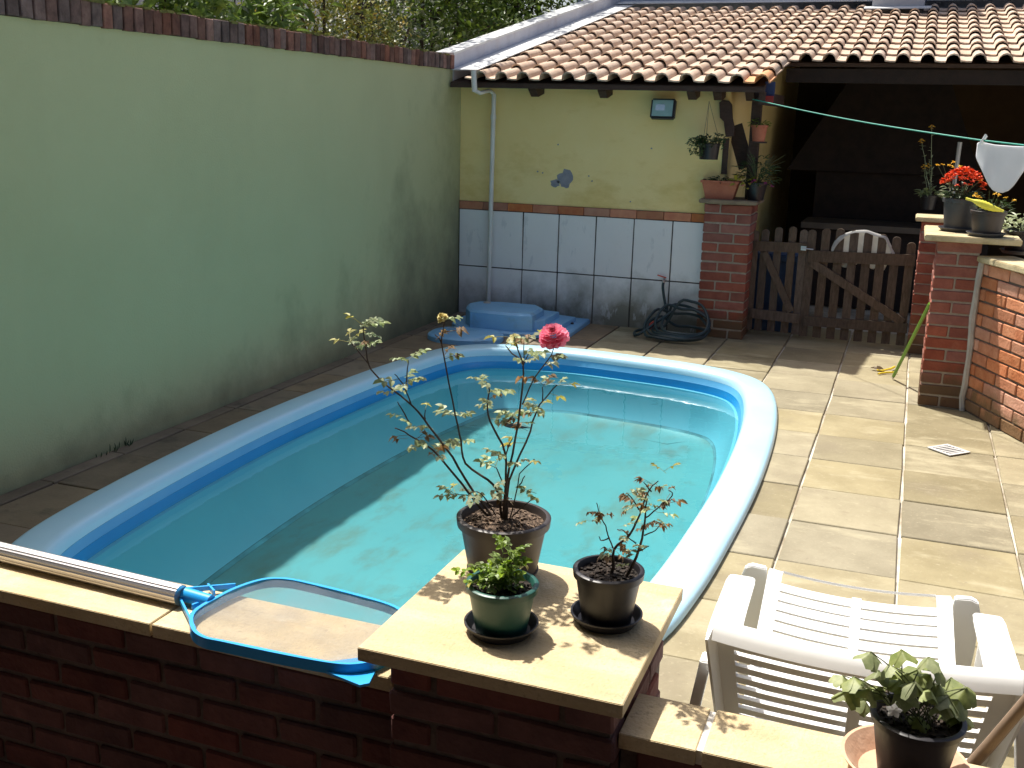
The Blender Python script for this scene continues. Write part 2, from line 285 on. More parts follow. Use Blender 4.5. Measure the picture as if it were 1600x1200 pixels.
# ------------------------------------------------------------------ mesh helpers
def tag(o, label=None, cat=None, group=None, kind=None):
    if label: o['label'] = label
    if cat: o['category'] = cat
    if group: o['group'] = group
    if kind: o['kind'] = kind
    return o
def empty(name, loc=(0, 0, 0), rz=0.):
    o = bpy.data.objects.new(name, None); col.objects.link(o); o.location = loc; o.rotation_euler = (0, 0, rz)
    o.empty_display_size = .1; return o
def link(name, me, m, parent=None, loc=(0, 0, 0), rot=None, scale=None):
    o = bpy.data.objects.new(name, me); col.objects.link(o)
    if m is not None and not me.materials: me.materials.append(MT[m] if isinstance(m, str) else m)
    o.parent = parent; o.location = loc
    if rot is not None: o.rotation_euler = rot
    if scale is not None: o.scale = scale
    return o
class MB:
    def __init__(s): s.v = []; s.f = []
    def add(s, vs_, fs): b = len(s.v); s.v += [Vector(p) for p in vs_]; s.f += [tuple(i+b for i in f) for f in fs]; return s
    def box(s, a, b, mtx=None):
        x0, y0, z0 = a; x1, y1, z1 = b
        vs_ = [Vector(p) for p in ((x0, y0, z0), (x1, y0, z0), (x1, y1, z0), (x0, y1, z0), (x0, y0, z1), (x1, y0, z1), (x1, y1, z1), (x0, y1, z1))]
        if mtx: vs_ = [mtx @ p for p in vs_]
        return s.add(vs_, [(0, 3, 2, 1), (4, 5, 6, 7), (0, 1, 5, 4), (1, 2, 6, 5), (2, 3, 7, 6), (3, 0, 4, 7)])
    def bar(s, a, b, wd, ht, up=(0, 0, 1)):
        a, b = Vector(a), Vector(b); d = (b-a); L = d.length; d.normalize(); up = Vector(up)
        sd = d.cross(up).normalized(); up = sd.cross(d)
        m = Matrix((sd, d, up)).transposed().to_4x4(); m.translation = a
        return s.box((-wd/2, 0, -ht/2), (wd/2, L, ht/2), m)
    def tube(s, pts, r, n=8, closed=False, cap=True):
        pts = [Vector(p) for p in pts]; N = len(pts); rs = r if hasattr(r, '__len__') else [r]*N
        b = len(s.v); prev = None
        for i, p in enumerate(pts):
            if closed: t = pts[(i+1) % N]-pts[i-1]
            else: t = pts[min(i+1, N-1)]-pts[max(i-1, 0)]
            if t.length < 1e-9: t = Vector((0, 0, 1))
            t.normalize()
            if prev is None:
                u = t.orthogonal().normalized()
            else:
                u = prev - t*prev.dot(t)
                u = u.normalized() if u.length > 1e-6 else t.orthogonal().normalized()
            prev = u; v_ = t.cross(u)
            for k in range(n):
                a = 2*PI*k/n; s.v.append(p + (u*math.cos(a)+v_*math.sin(a))*rs[i])
        for i in range(N if closed else N-1):
            j = (i+1) % N
            for k in range(n):
                k2 = (k+1) % n; s.f.append((b+i*n+k, b+i*n+k2, b+j*n+k2, b+j*n+k))
        if cap and not closed:
            s.f.append(tuple(b+k for k in reversed(range(n)))); s.f.append(tuple(b+(N-1)*n+k for k in range(n)))
        return s
    def lathe(s, prof, c=(0, 0, 0), n=32, wob=0.):
        b = len(s.v); c = Vector(c); P = len(prof)
        for k in range(n):
            a = 2*PI*k/n
            for (r, z) in prof: s.v.append(c+Vector((r*math.cos(a), r*math.sin(a), z)))
        for k in range(n):
            k2 = (k+1) % n
            for i in range(P-1): s.f.append((b+k*P+i, b+k2*P+i, b+k2*P+i+1, b+k*P+i+1))
        return s
    def prism(s, poly, z0, z1, bev=0.):
        n = len(poly); b = len(s.v)
        if bev:
            cx = sum(p[0] for p in poly)/n; cy = sum(p[1] for p in poly)/n
            def ins(p):
                d = Vector((cx-p[0], cy-p[1])); L = max(d.length, 1e-6); d = d*(bev*1.3/L); return (p[0]+d.x, p[1]+d.y)
            rings = [(poly, z0), (poly, z1-bev), ([ins(p) for p in poly], z1)]
        else: rings = [(poly, z0), (poly, z1)]
        for pl, z in rings:
            for p in pl: s.v.append(Vector((p[0], p[1], z)))
        for r in range(len(rings)-1):
            for i in range(n):
                j = (i+1) % n; s.f.append((b+r*n+i, b+r*n+j, b+(r+1)*n+j, b+(r+1)*n+i))
        s.f.append(tuple(b+i for i in reversed(range(n)))); s.f.append(tuple(b+(len(rings)-1)*n+i for i in range(n)))
        return s
    def mesh(s, name, off=(0, 0, 0), smooth=False):
        me = bpy.data.meshes.new(name); off = Vector(off)
        me.from_pydata([tuple(p-off) for p in s.v], [], s.f)
        bm = bmesh.new(); bm.from_mesh(me); bmesh.ops.recalc_face_normals(bm, faces=bm.faces); bm.to_mesh(me); bm.free()
        if smooth:
            for p in me.polygons: p.use_smooth = True
            try: me.set_sharp_from_angle(angle=math.radians(38))
            except Exception: pass
        me.update(); return me
    def build(s, name, m, parent=None, smooth=False, bevel=0.):
        off = parent.location if parent else Vector((0, 0, 0))
        pp = parent
        while pp is not None and pp.parent is not None: pp = pp.parent; off = off + pp.location
        me = s.mesh(name, off, smooth)
        if bevel:
            bm = bmesh.new(); bm.from_mesh(me)
            bmesh.ops.bevel(bm, geom=[e for e in bm.edges if e.calc_face_angle(0) > .6], offset=bevel, segments=2, affect='EDGES', clamp_overlap=True)
            bm.to_mesh(me); bm.free()
        return link(name, me, m, parent)

def spline(pts, n, closed=True):
    """Catmull-Rom through 2-D or 3-D points"""
    P = [Vector(p) for p in pts]; N = len(P); out = []
    segs = N if closed else N-1
    for i in range(segs):
        p0, p1, p2, p3 = (P[(i-1) % N], P[i], P[(i+1) % N], P[(i+2) % N]) if closed else (P[max(i-1, 0)], P[i], P[i+1], P[min(i+2, N-1)])
        for k in range(n):
            t = k/n
            out.append(.5*((2*p1)+(p2-p0)*t+(2*p0-5*p1+4*p2-p3)*t*t+(3*p1-p0-3*p2+p3)*t**3))
    if not closed: out.append(P[-1])
    return out

_bc = {}
def brick_mesh(l, d, h, v, bev=.005, jit=.0025):
    k = (round(l, 3), round(d, 3), round(h, 3), v, bev)
    if k in _bc: return _bc[k]
    rs = random.Random(hash(k) & 0xffff)
    b = MB().box((-l/2, -d/2, -h/2), (l/2, d/2, h/2))
    for p in b.v: p += Vector([rs.uniform(-jit, jit) for _ in range(3)])
    me = b.mesh('brick')
    bm = bmesh.new(); bm.from_mesh(me); bmesh.ops.bevel(bm, geom=bm.edges[:], offset=bev, segments=1, affect='EDGES'); bm.to_mesh(me); bm.free()
    _bc[k] = me; return me
def put_brick(parent, c, l, d, h, m, rz=0., name='brick', bev=.005, jit=.0025):
    me = brick_mesh(l, d, h, random.randrange(4), bev, jit)
    if me.materials and me.materials[0] is not MT[m]:
        k = (me.name, m)
        if k not in _bc: q = me.copy(); q.materials.clear(); q.materials.append(MT[m]); _bc[k] = q
        me = _bc[k]
    q = link(name, me, m, parent, Vector(c)-parent.location, (random.uniform(-.006, .006), random.uniform(-.006, .006), rz+random.uniform(-.008, .008)))
    return q
def brick_run(parent, a, b, thick, z0, z1, L, h, j, m, phase=0.):
    """running bond along a->b (2-D), bricks through the wall's thickness"""
    a = Vector(a); b = Vector(b); d = b-a; LEN = d.length; d.normalize(); rz = math.atan2(d.y, d.x)
    n = int(round((z1-z0)/(h+j))); hh = (z1-z0)/n - j
    for r in range(n):
        zc = z0 + (r+.5)*(hh+j)
        s = -((L+j)*(.5 if (r % 2) else 0) + phase)
        while s < LEN:
            e = s+L; s0 = max(s, 0); e0 = min(e, LEN)
            if e0-s0 > .035:
                c = a+d*((s0+e0)/2); put_brick(parent, (c.x, c.y, zc), round(e0-s0, 2) if e0-s0 < L-.001 else L, thick, hh, m, rz)
            s = e+j

# ================================================================== SETTING
# pool outline (outer edge of the rim)
RIMZ = .05; DZ = -.042
opx = [(8, 837), (160, 756), (340, 668), (440, 626), (560, 580), (616, 562), (668, 546), (706, 538), (771, 534), (899, 541), (996, 554), (1090, 566), (1165, 581), (1202, 597),
       (1217, 622), (1216, 670), (1190, 752), (1131, 862), (1086, 931), (1045, 984)]
oc = [onz(x, y, RIMZ).xy for x, y in opx]
oc += [Vector(p) for p in ((-.82, 2.93), (-1.05, 2.55), (-1.5, 2.36), (-2.1, 2.33), (-2.7, 2.40), (-3.05, 2.58), (-3.24, 2.85))]
for _ in range(1):     # light smoothing of the measured outline
    oc = [(oc[i-1]+oc[i]*4+oc[(i+1) % len(oc)])/6 for i in range(len(oc))]
dense = spline(oc, 12)
def resample(pts, n):
    N = len(pts); ds = [0]
    for i in range(N): ds.append(ds[-1]+(pts[(i+1) % N]-pts[i]).length)
    T = ds[-1]; out = []; i = 0
    for k in range(n):
        t = T*k/n
        while ds[i+1] < t: i += 1
        f = (t-ds[i])/(ds[i+1]-ds[i]); out.append(pts[i].lerp(pts[(i+1) % N], f))
    return out
OUT = resample(dense, 180)
area = sum(OUT[i].x*OUT[(i+1) % 180].y-OUT[(i+1) % 180].x*OUT[i].y for i in range(180))
if area < 0: OUT.reverse()
NRM = []
for i in range(180):
    t = (OUT[(i+2) % 180]-OUT[i-2]).normalized(); NRM.append(Vector((-t.y, t.x)))   # inward (ccw)
def ring(off): return [OUT[i]+NRM[i]*off for i in range(180)]

# ground sheet with the pool's hole
def holed_sheet(name, m, outer, hole, z):
    bm = bmesh.new()
    def loop(pts):
        vs_ = [bm.verts.new((p[0], p[1], z)) for p in pts]
        return [bm.edges.new((vs_[i], vs_[(i+1) % len(vs_)])) for i in range(len(vs_))]
    e = loop(outer)+loop(hole)
    bmesh.ops.triangle_fill(bm, use_beauty=True, use_dissolve=False, edges=e)
    bmesh.ops.recalc_face_normals(bm, faces=bm.faces)
    for f in bm.faces:
        if f.normal.z < 0: f.normal_flip()
    me = bpy.data.meshes.new(name); bm.to_mesh(me); bm.free()
    return link(name, me, m)
g = holed_sheet('ground', 'earth', [(-300, -300), (300, -300), (300, 300), (-300, 300)], ring(.10), -.014)
tag(g, kind='structure')

# patio paving: one stone per object
patio = empty('patio_paving'); tag(patio, kind='structure')
def inside(p, poly):
    c = False; n = len(poly)
    for i in range(n):
        a, b = poly[i], poly[i-1]
        if (a.y > p.y) != (b.y > p.y) and p.x < (b.x-a.x)*(p.y-a.y)/(b.y-a.y)+a.x: c = not c
    return c
CUT = ring(.08); CUT2 = ring(.02)
PW, PH = .5, .515
for ci in range(-9, 6):
    for ri in range(-9, 8):
        x0 = .115+ci*PW; y0 = 6.49+ri*PH
        x1, y1 = x0+PW, y0+PH
        if x1 < -3.98 or y1 < 2.0 or y0 > 9.9: continue
        if y0 > 9.2 and x1 < -1.2: continue
        if x0 > 1.6: continue
        xa = max(x0+.0075, -3.985); ya = y0+.0035; xb = x1-.0075; yb = y1-.0035
        if y0 < 2.02: ya = 2.02
        if xb-xa < .05: continue
        corners = [Vector((xa, ya)), Vector((xb, ya)), Vector((xb, yb)), Vector((xa, yb))]
        cs = [inside(p, CUT) for p in corners]+[inside(Vector(((xa+xb)/2, (ya+yb)/2)), CUT)]
        if all(cs): continue
        b = MB().box((xa, ya, -.03), (xb, yb, 0))
        dz = random.uniform(-.0025, .0025)
        jj = {(a_, b_): Vector((random.uniform(-.0035, .0035), random.uniform(-.003, .003), 0)) for a_ in (0, 1) for b_ in (0, 1)}
        for v_ in b.v: v_ += jj[(int(v_.x > (xa+xb)/2), int(v_.y > (ya+yb)/2))]
        cxy = Vector(((xa+xb)/2, (ya+yb)/2, 0))
        me = b.mesh('paver', cxy)
        bm = bmesh.new(); bm.from_mesh(me)
        bmesh.ops.bevel(bm, geom=[e for e in bm.edges if all(v.co.z > -.001 for v in e.verts)], offset=.004, segments=1, affect='EDGES')
        if any(cs) or any(xa < q.x < xb and ya < q.y < yb for q in CUT):
            idx = [i for i in range(180) if xa-.02 < CUT[i].x < xb+.02 and ya-.02 < CUT[i].y < yb+.02]
            for i in idx[::4] if len(idx) > 4 else idx[:1]:
                pass
            if idx:
                # cut along the chord where the rim crosses this stone
                i = idx[len(idx)//2]
                # the outside part is what stays
                nn = Vector((NRM[i].x, NRM[i].y, 0)); pc = Vector((CUT[i].x, CUT[i].y, 0))-cxy
                bmesh.ops.bisect_plane(bm, geom=bm.verts[:]+bm.edges[:]+bm.faces[:], plane_co=pc, plane_no=nn, clear_outer=True)
                if not bm.faces: bm.free(); continue
                ed = [e for e in bm.edges if e.is_boundary]
                if ed: bmesh.ops.holes_fill(bm, edges=ed)
        for v in bm.verts: v.co.z += dz
        bm.to_mesh(me); bm.free()
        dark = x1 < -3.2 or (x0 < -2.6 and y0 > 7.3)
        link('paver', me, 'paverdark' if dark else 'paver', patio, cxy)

# raised terrace the photograph is taken from
tag(MB().box((-6, -3.0, -.1), (6, 1.76, .12)).build('terrace', 'terrace'), kind='structure')

# unseen house and veranda roof behind the camera, added to shade the front wall
added_house = empty('house', (0, -1.6, 0)); tag(added_house, kind='structure')
MB().box((-4.2, -1.9, 0), (5, -1.7, 2.9)).build('added_house_wall', 'addedwall', added_house)
MB().box((-4.2, -1.7, 2.42), (5, 1.70, 2.52)).build('added_shade_roof', 'darkwood', added_house)
for xx in (-3.6, 4.4): MB().box((xx, 1.5, .12), (xx+.14, 1.64, 2.42)).build('added_roof_post', 'darkwood', added_house)

# water and pool
ZF = -.36; ZW = .0
def loft(profile, name, m, parent, fill=False):
    b = MB(); rings = []
    for off, z in profile:
        rings.append(len(b.v))
        for i, p in enumerate(OUT):
            k_ = 1+(.45*max(0, NRM[i].x)*min(1, (off-.262)/.1) if off > .262 else 0)
            q = p+NRM[i]*off*k_; b.v.append(Vector((q.x, q.y, z+DZ)))
    for r in range(len(rings)-1):
        for i in range(180):
            j = (i+1) % 180; b.f.append((rings[r]+i, rings[r]+j, rings[r+1]+j, rings[r+1]+i))
    if fill: b.f.append(tuple(rings[-1]+i for i in range(180)))
    return b.build(name, m, parent, smooth=True)
pool = empty('swimming_pool', (-2, 5, 0)); tag(pool, 'long rounded pale blue fibreglass swimming pool set in the paving', 'pool')
loft([(.03, .005), (.012, .03), (.0, .054), (.004, .072), (.016, .085), (.036, .091), (.165, .094), (.188, .090), (.203, .078), (.212, .055), (.216, .035)], 'rim', 'rim', pool)
loft([(.2165, .0345), (.228, -.002), (.2315, -.008)], 'ledge', 'rimface', pool)
loft([(.232, -.0085), (.240, -.050), (.243, -.062)], 'stripe', 'band', pool)
loft([(.2435, -.0625), (.262, -.066), (.30, -.2), (.34, ZF+.06), (.37, ZF+.02)], 'basin_wall', 'basinwall', pool)
loft([(.371, ZF+.019), (.38, ZF+.010), (.386, ZF+.0065)], 'dirt_line', 'dirtline', pool)
loft([(.3865, ZF+.0062), (.50, ZF), (.7, ZF)], 'basin_floor', 'basin', pool, fill=True)
ZW = -.048
b = MB(); rr = ring(.2394)
for p in rr: b.v.append(Vector((p.x, p.y, ZW+DZ)))
b.f.append(tuple(range(180)))
wtr = b.build('water', 'water'); tag(wtr, kind='structure')
if wtr.data.polygons[0].normal.z < 0: wtr.data.flip_normals()

# ================================================================== GREEN GARDEN WALL
GX = -4.0
gw = empty('garden_wall', (GX, 4, 0)); tag(gw, 'tall sage green rendered garden wall topped with dark upright bricks', 'wall')
MB().box((GX-.15, -.5, -.1), (GX, 9.6, 2.235)).build('wall_face', 'green', gw)
y = -.3
while y < 9.05:
    t = random.uniform(.066, .074)
    put_brick(gw, (GX-.055+random.uniform(-.004, .004), y+t/2, 2.297+random.uniform(-.004, .003)), .16, .069, .122, 'capbrick', name='brick', bev=.004)
    y += t+.0085
MB().box((GX-.14, -.4, 2.236), (GX-.012, 9.1, 2.33)).build('mortar_bed', 'mortardark', gw)
b = MB()
for k in range(260):                    # moss along the top edge
    yy = random.uniform(2.5, 9.0); s = random.uniform(.006, .02)
    p = Vector((GX+random.uniform(-.02, .024), yy, 2.355+random.uniform(-.002, .006)))
    b.box(p-Vector((s, s*1.6, s*.4)), p+Vector((s, s*1.6, s*.4)))
tag(b.build('moss', 'moss', gw), kind='stuff')

# ================================================================== YELLOW BUILDING
BY = 9.27
yb = empty('yellow_building', (-2.7, BY, 0)); tag(yb, 'pale yellow outbuilding with white tiled base and clay tile roof', 'building')
XR = -1.53
MB().box((GX+.002, BY, -.05), (XR, BY+.14, 2.125)).build('front_wall', 'yellow', yb)
b = MB(); x0_, x1_ = XR-.14, XR-.001
b.add([(x0_, BY+.141, -.05), (x1_, BY+.141, -.05), (x1_, 14.479, -.05), (x0_, 14.479, -.05), (x0_, BY+.141, 2.10), (x1_, BY+.141, 2.10), (x1_, 14.479, 3.13), (x0_, 14.479, 3.13)],
      [(0, 3, 2, 1), (4, 5, 6, 7), (0, 1, 5, 4), (1, 2, 6, 5), (2, 3, 7, 6), (3, 0, 4, 7)]); b.build('side_wall', 'yellow', yb)
# terracotta border and tiles
zt = ony(722, 325.5, BY).z; zt2 = ony(722, 313, BY).z; zj = ony(721, 413.8, BY).z
MB().box((GX+.004, BY-.006, -.02), (XR-.02, BY-.0005, zt2)).build('joint_bed', 'tilejoint', yb)
xs = [GX+.006, -3.70]+[ony(x, 430, BY).x for x in (816, 871, 928.5, 987, 1047)]+[-1.63]
xs = [GX+.006] + [xs[2]-.325] + xs[2:]
for i in range(len(xs)-1):
    for (za, zb) in ((-.01, zj), (zj, zt)):
        put_brick(yb, ((xs[i]+xs[i+1])/2, BY-.009, (za+zb)/2), xs[i+1]-xs[i]-.011, .012, zb-za-.011, 'tile', name='wall_tile', bev=.003, jit=.0006)
x = GX+.006; k = 0
while x < -1.66:
    e = min(x+.245, -1.62); put_brick(yb, ((x+e)/2, BY-.012, (zt+zt2)/2), e-x-.004, .02, zt2-zt-.004, 'terraborder', name='border_tile', bev=.004, jit=.001); x = e
# peeled patch
rs = random.Random(3)
pc = ony(880, 280, BY)
def blot(c, rx, rz, n, seed, arm=None):
    rs = random.Random(seed); pts = []
    for i in range(n):
        a = 2*PI*i/n; q = rs.uniform(.72, 1.15); pts.append(Vector((c.x+math.cos(a)*rx*q, 0, c.z+math.sin(a)*rz*q)))
    b = MB(); b.v = [Vector((p.x, BY-.0035, p.z)) for p in pts]+[Vector((p.x, BY-.0005, p.z)) for p in pts]
    b.f = [tuple(range(n))]+[(i, (i+1) % n, n+(i+1) % n, n+i) for i in range(n)]
    return b
blot(pc+Vector((.02, 0, 0)), .075, .085, 18, 5).build('peeled_patch', 'peel', yb)
blot(pc+Vector((-.075, 0, -.04)), .045, .04, 14, 8).build('peeled_patch', 'peel', yb)
for k, (px, py) in enumerate([(840, 268), (848, 270), (920, 275), (925, 283), (865, 288), (1018, 232), (985, 315), (872, 226)]):
    blot(ony(px, py, BY), .008, .007, 8, 20+k).build('peeled_patch', 'peel', yb)

# roof plane z = RZ + RS*(y-RY)
RY, RZ, RS = 8.93, 2.135, .20
def rz_(y): return RZ+RS*(y-RY)
RTOP = 14.45; XN = -1.20; YN = 10.18
roof = MB()
ang = math.atan(RS)
def slab(b, x0, x1, y0, y1, o0, o1):
    b.add([(x0, y0, rz_(y0)+o0), (x1, y0, rz_(y0)+o0), (x1, y1, rz_(y1)+o0), (x0, y1, rz_(y1)+o0),
           (x0, y0, rz_(y0)+o1), (x1, y0, rz_(y0)+o1), (x1, y1, rz_(y1)+o1), (x0, y1, rz_(y1)+o1)],
          [(0, 3, 2, 1), (4, 5, 6, 7), (0, 1, 5, 4), (1, 2, 6, 5), (2, 3, 7, 6), (3, 0, 4, 7)])
slab(roof, GX+.02, XN-.02, RY+.06, RTOP, -.055, -.022)
slab(roof, XN-.0195, 3.2, YN+.06, RTOP, -.055, -.022)
rf = roof.build('roof', 'darkwood', yb)
# one clay tile: flat pan on the left, barrel on the right, lower end wider
def tile_mesh(seed):
    rs = random.Random(seed); b = MB(); W = .205; L = .44; th = .013
    def sec(tp):
        r = .058-.010*tp; pts = []
        for x in (0., .045, .088): pts.append((x, .0+(.006 if x in (0.,) else 0)))
        c = .146
        for k in range(7):
            a = PI-PI*k/6; pts.append((c+r*math.cos(a), .004+r*1.05*math.sin(a)))
        pts.append((.212, .004))
        return pts
    rings = []
    for (t, lift) in ((0, .022), (1, .0)):
        s = sec(t); yy = L*t
        rings.append([Vector((x, yy, z+lift)) for x, z in s]); rings.append([Vector((x, yy, z+lift-th)) for x, z in s])
    n = len(rings[0])
    for r in rings: b.v += r
    for i in range(n-1):
        b.f += [(i, i+1, 2*n+i+1, 2*n+i), (n+i, 3*n+i, 3*n+i+1, n+i+1), (i, n+i, n+i+1, i+1)]
    b.f += [(0, 2*n, 3*n, n), (n-1, 2*n-1, 4*n-1, 3*n-1)]
    for p in b.v: p += Vector((rs.uniform(-.001, .001), rs.uniform(-.004, .004), 0))
    return b.mesh('roof_tile', smooth=True)
tms = [tile_mesh(i) for i in range(4)]; EXP = .385
tends = tile_mesh(9); tends.materials.append(MT['rooftileend'])
cells = []
ncol = 34
for c in range(ncol):
    x0 = -3.82+c*.2035
    r = 0
    while True:
        y0 = RY+r*EXP
        if y0 > RTOP-.2: break
        if x0+.1 > XN and y0 < YN-.1: r += 1; continue
        cells.append((y0*1.0+abs(x0+.5)*.3, x0, y0, r)); r += 1
cells.sort()
jm = MB()
for k, (_, x0, y0, r) in enumerate(cells):
    jx = random.uniform(-.004, .004); jz = random.uniform(-.003, .003)
    if x0 > 1.6: continue
    if k < 330 or y0 < 10.9:
        me = random.choice(tms)
        if r == 0 and x0+.2035+.1 > XN: me = tends
        link('roof_tile', me, 'rooftile', rf, Vector((x0+jx, y0, rz_(y0)+.002+jz))-Vector(yb.location), (ang, 0, random.uniform(-.012, .012)))
    else:
        m4 = Matrix.Translation((x0+jx, y0, rz_(y0)+.002+jz)) @ Matrix.Rotation(ang, 4, 'X')
        me = tms[k % 4]; jm.add([m4 @ v.co for v in me.vertices], [tuple(p.vertices) for p in me.polygons])
o = jm.build('far_roof_tiles', 'rooftile', rf, smooth=True); tag(o, kind='stuff')
# rafters and fascia
for px in (829, 938, 1078, 1119, 1170):
    xx = ony(px, 145, 9.0).x
    b = MB(); y0 = RY+.10; y1 = RY+1.2
    zt0 = rz_(y0)-.057; zt1 = rz_(y1)-.057
    b.add([(xx-.035, y0, zt0), (xx+.035, y0, zt0), (xx+.035, y0+.09, zt0-.085), (xx-.035, y0+.09, zt0-.085), (xx-.035, y0, zt0-.025), (xx+.035, y0, zt0-.025),
           (xx-.035, y1, zt1), (xx+.035, y1, zt1), (xx+.035, y1, zt1-.09), (xx-.035, y1, zt1-.09)],
          [(0, 1, 5, 4), (4, 5, 2, 3), (0, 6, 7, 1), (3, 2, 8, 9), (6, 9, 8, 7), (0, 4, 3, 9, 6), (1, 7, 8, 2, 5)])
    b.build('rafter', 'darkwood', rf)
MB().box((GX+.02, RY+.05, RZ-.056), (XN-.01, RY+.075, RZ-.018)).build('fascia', 'darkwood', rf)
MB().box((XN, YN+.05, rz_(YN)-.18), (3.2, YN+.15, rz_(YN)-.06)).build('roof_beam', 'deepshade', rf)  # beam coloured near black for the shade under the eave
MB().box((XN-.06, RY+.1, RZ-.15), (XN-.015, YN+.2, RZ-.05)).build('edge_beam', 'darkwood', rf)
MB().box((XN-.16, 9.36, 1.2), (XN-.08, 9.44, 2.16)).build('post', 'darkwood', yb)
# interior of the covered corner
MB().box((XR-.2, 14.48, -.05), (3.3, 14.6, 3.2)).build('back_wall', 'shadeplaster', yb)
MB().box((2.6, YN+.3, -.05), (2.75, 14.45, 2.9)).build('right_wall', 'shadeplaster', yb)
# left parapet with flashing, upper wall and ridge flashing
par = empty('roof_parapet', (GX, 9.1, 2.2)); tag(par, 'whitewashed sloping parapet beside the clay tile roof with metal flashing', 'parapet')
def sloped(b, x0, x1, y0, y1, o0, o1, o0b=None, o1b=None):
    slab(b, x0, x1, y0, y1, o0, o1)
b = MB(); slab(b, GX-.14, GX+.012, 9.08, 15.0, -.08, .20); b.build('parapet_wall', 'whitewash', par)
b = MB(); slab(b, GX-.17, GX+.025, 9.05, 15.0, .2015, .222); b.build('coping', 'flash', par)
b = MB(); slab(b, GX+.013, GX+.27, 9.02, 14.6, .074, .082); b.build('flashing', 'flash', par)
uw = empty('upper_wall', (0, 14.6, 3)); tag(uw, 'blue grey rendered wall rising behind the top of the tile roof', 'wall')
MB().box((GX-.6, 14.62, 2.0), (4.5, 14.8, 5.2)).build('wall_face', 'bluewall', uw)
b = MB(); slab(b, GX+.03, -.72, RTOP-.12, 14.61, .095, .103); b.build('ridge_flashing', 'flash', uw)
b = MB(); slab(b, -.10, 4.0, RTOP-.10, 14.61, .095, .103); b.build('ridge_flashing', 'flash', uw)
MB().box((-.70, 13.85, 2.9), (-.12, 14.6, 4.6)).build('chimney', 'greyhouse', uw)
b = MB(); slab(b, -.78, -.04, 13.66, 13.86, .075, .085); b.build('apron_flashing', 'flash', uw)

# down pipe
dp = empty('down_pipe', (-3.65, 9.2, 0)); tag(dp, 'white plastic rainwater pipe running down the yellow wall', 'pipe')
a = ony(772, 140, 9.19); c = ony(763, 468, 9.19)
MB().tube([(a.x, 9.19, 2.03), (c.x, 9.19, .03)], .021, 12).build('pipe', 'pvc', dp, smooth=True)
g1 = ony(742, 110, 8.93); g2 = ony(744, 138, 8.93)
MB().tube([(g1.x, 8.90, g1.z), (g2.x, 8.90, g2.z-.03)], .024, 12).build('inlet', 'pvc', dp, smooth=True)
MB().tube([(g2.x, 8.90, g2.z-.02), (g2.x+.03, 8.95, g2.z-.04), (a.x-.03, 9.15, 2.06), (a.x, 9.19, 2.03)], .017, 10).build('elbow', 'pvc', dp, smooth=True)
for z in (1.83, .95): MB().lathe([(.0225, -.02), (.026, -.02), (.026, .02), (.0225, .02)], (a.x+(c.x-a.x)*(2.03-z)/2, 9.19, z), 14).build('collar', 'pvc', dp, smooth=True)

# ================================================================== BRICK PIERS AND WALLS
def pier(name, label, x0, x1, y0, y1, ztop, m, pat, capov=(.06, .06), capm='capstone', capz=.04, cap=None):
    p = empty(name, ((x0+x1)/2, (y0+y1)/2, 0)); tag(p, label, 'pier')
    MB().box((x0+.008, y0+.008, 0), (x1-.008, y1-.008, ztop)).build('core', 'mortar', p)
    n = int(round(ztop/.083)); hc = ztop/n
    for r in range(n):
        z = (r+.5)*hc
        sp = pat[r % len(pat)]
        cuts = [x0]+[x0+(x1-x0)*q for q in sp]+[x1]
        ym = (y0+y1)/2
        for i in range(len(cuts)-1):
            a_, b_ = cuts[i], cuts[i+1]; j = .014
            aa = a_+(j/2 if i else 0); bb = b_-(j/2 if i < len(cuts)-2 else 0)
            for (ya, yb_) in ((y0, ym-j/2), (ym+j/2, y1)) if r % 2 else ((y0, y0+(y1-y0)*.3-j/2), (y0+(y1-y0)*.3+j/2, y1)):
                put_brick(p, ((aa+bb)/2, (ya+yb_)/2, z), bb-aa, yb_-ya, hc-.014, m, jit=.003)
    c_ = cap or (x0-capov[0], y0-capov[1], x1+capov[0], y1+capov[1])
    MB().box((c_[0], c_[1], ztop+.001), (c_[2], c_[3], ztop+capz)).build('cap', capm, p, bevel=.006)
    return p
pier('brick_pier', 'dark red brick pier left of the wooden gate', -1.66, -1.26, 9.14, 9.52, 1.165, 'brick', [[.68], [.34], [.66], [.36]], (.045, .045), 'capdark', .035)
pier('brick_pier', 'rear red brick pier right of the wooden gate', .09, .37, 9.25, 9.55, 1.10, 'brick', [[], [.5]], (.05, .05), 'capstone', .035)
pier('brick_pier', 'front red brick pier with broad stone cap beside the diagonal wall', .185, .455, 7.5, 7.95, 1.125, 'brick', [[.5], []], cap=(.10, 7.40, .68, 8.15))
sw = empty('brick_side_wall', (.3, 8.6, 0)); tag(sw, 'short red brick wall joining the two piers beside the gate', 'wall')
MB().box((.258, 7.96, 0), (.362, 9.24, 1.04)).build('core', 'mortar', sw)
brick_run(sw, (.31, 7.96), (.31, 9.24), .12, 0, 1.05, .25, .069, .014, 'brick')
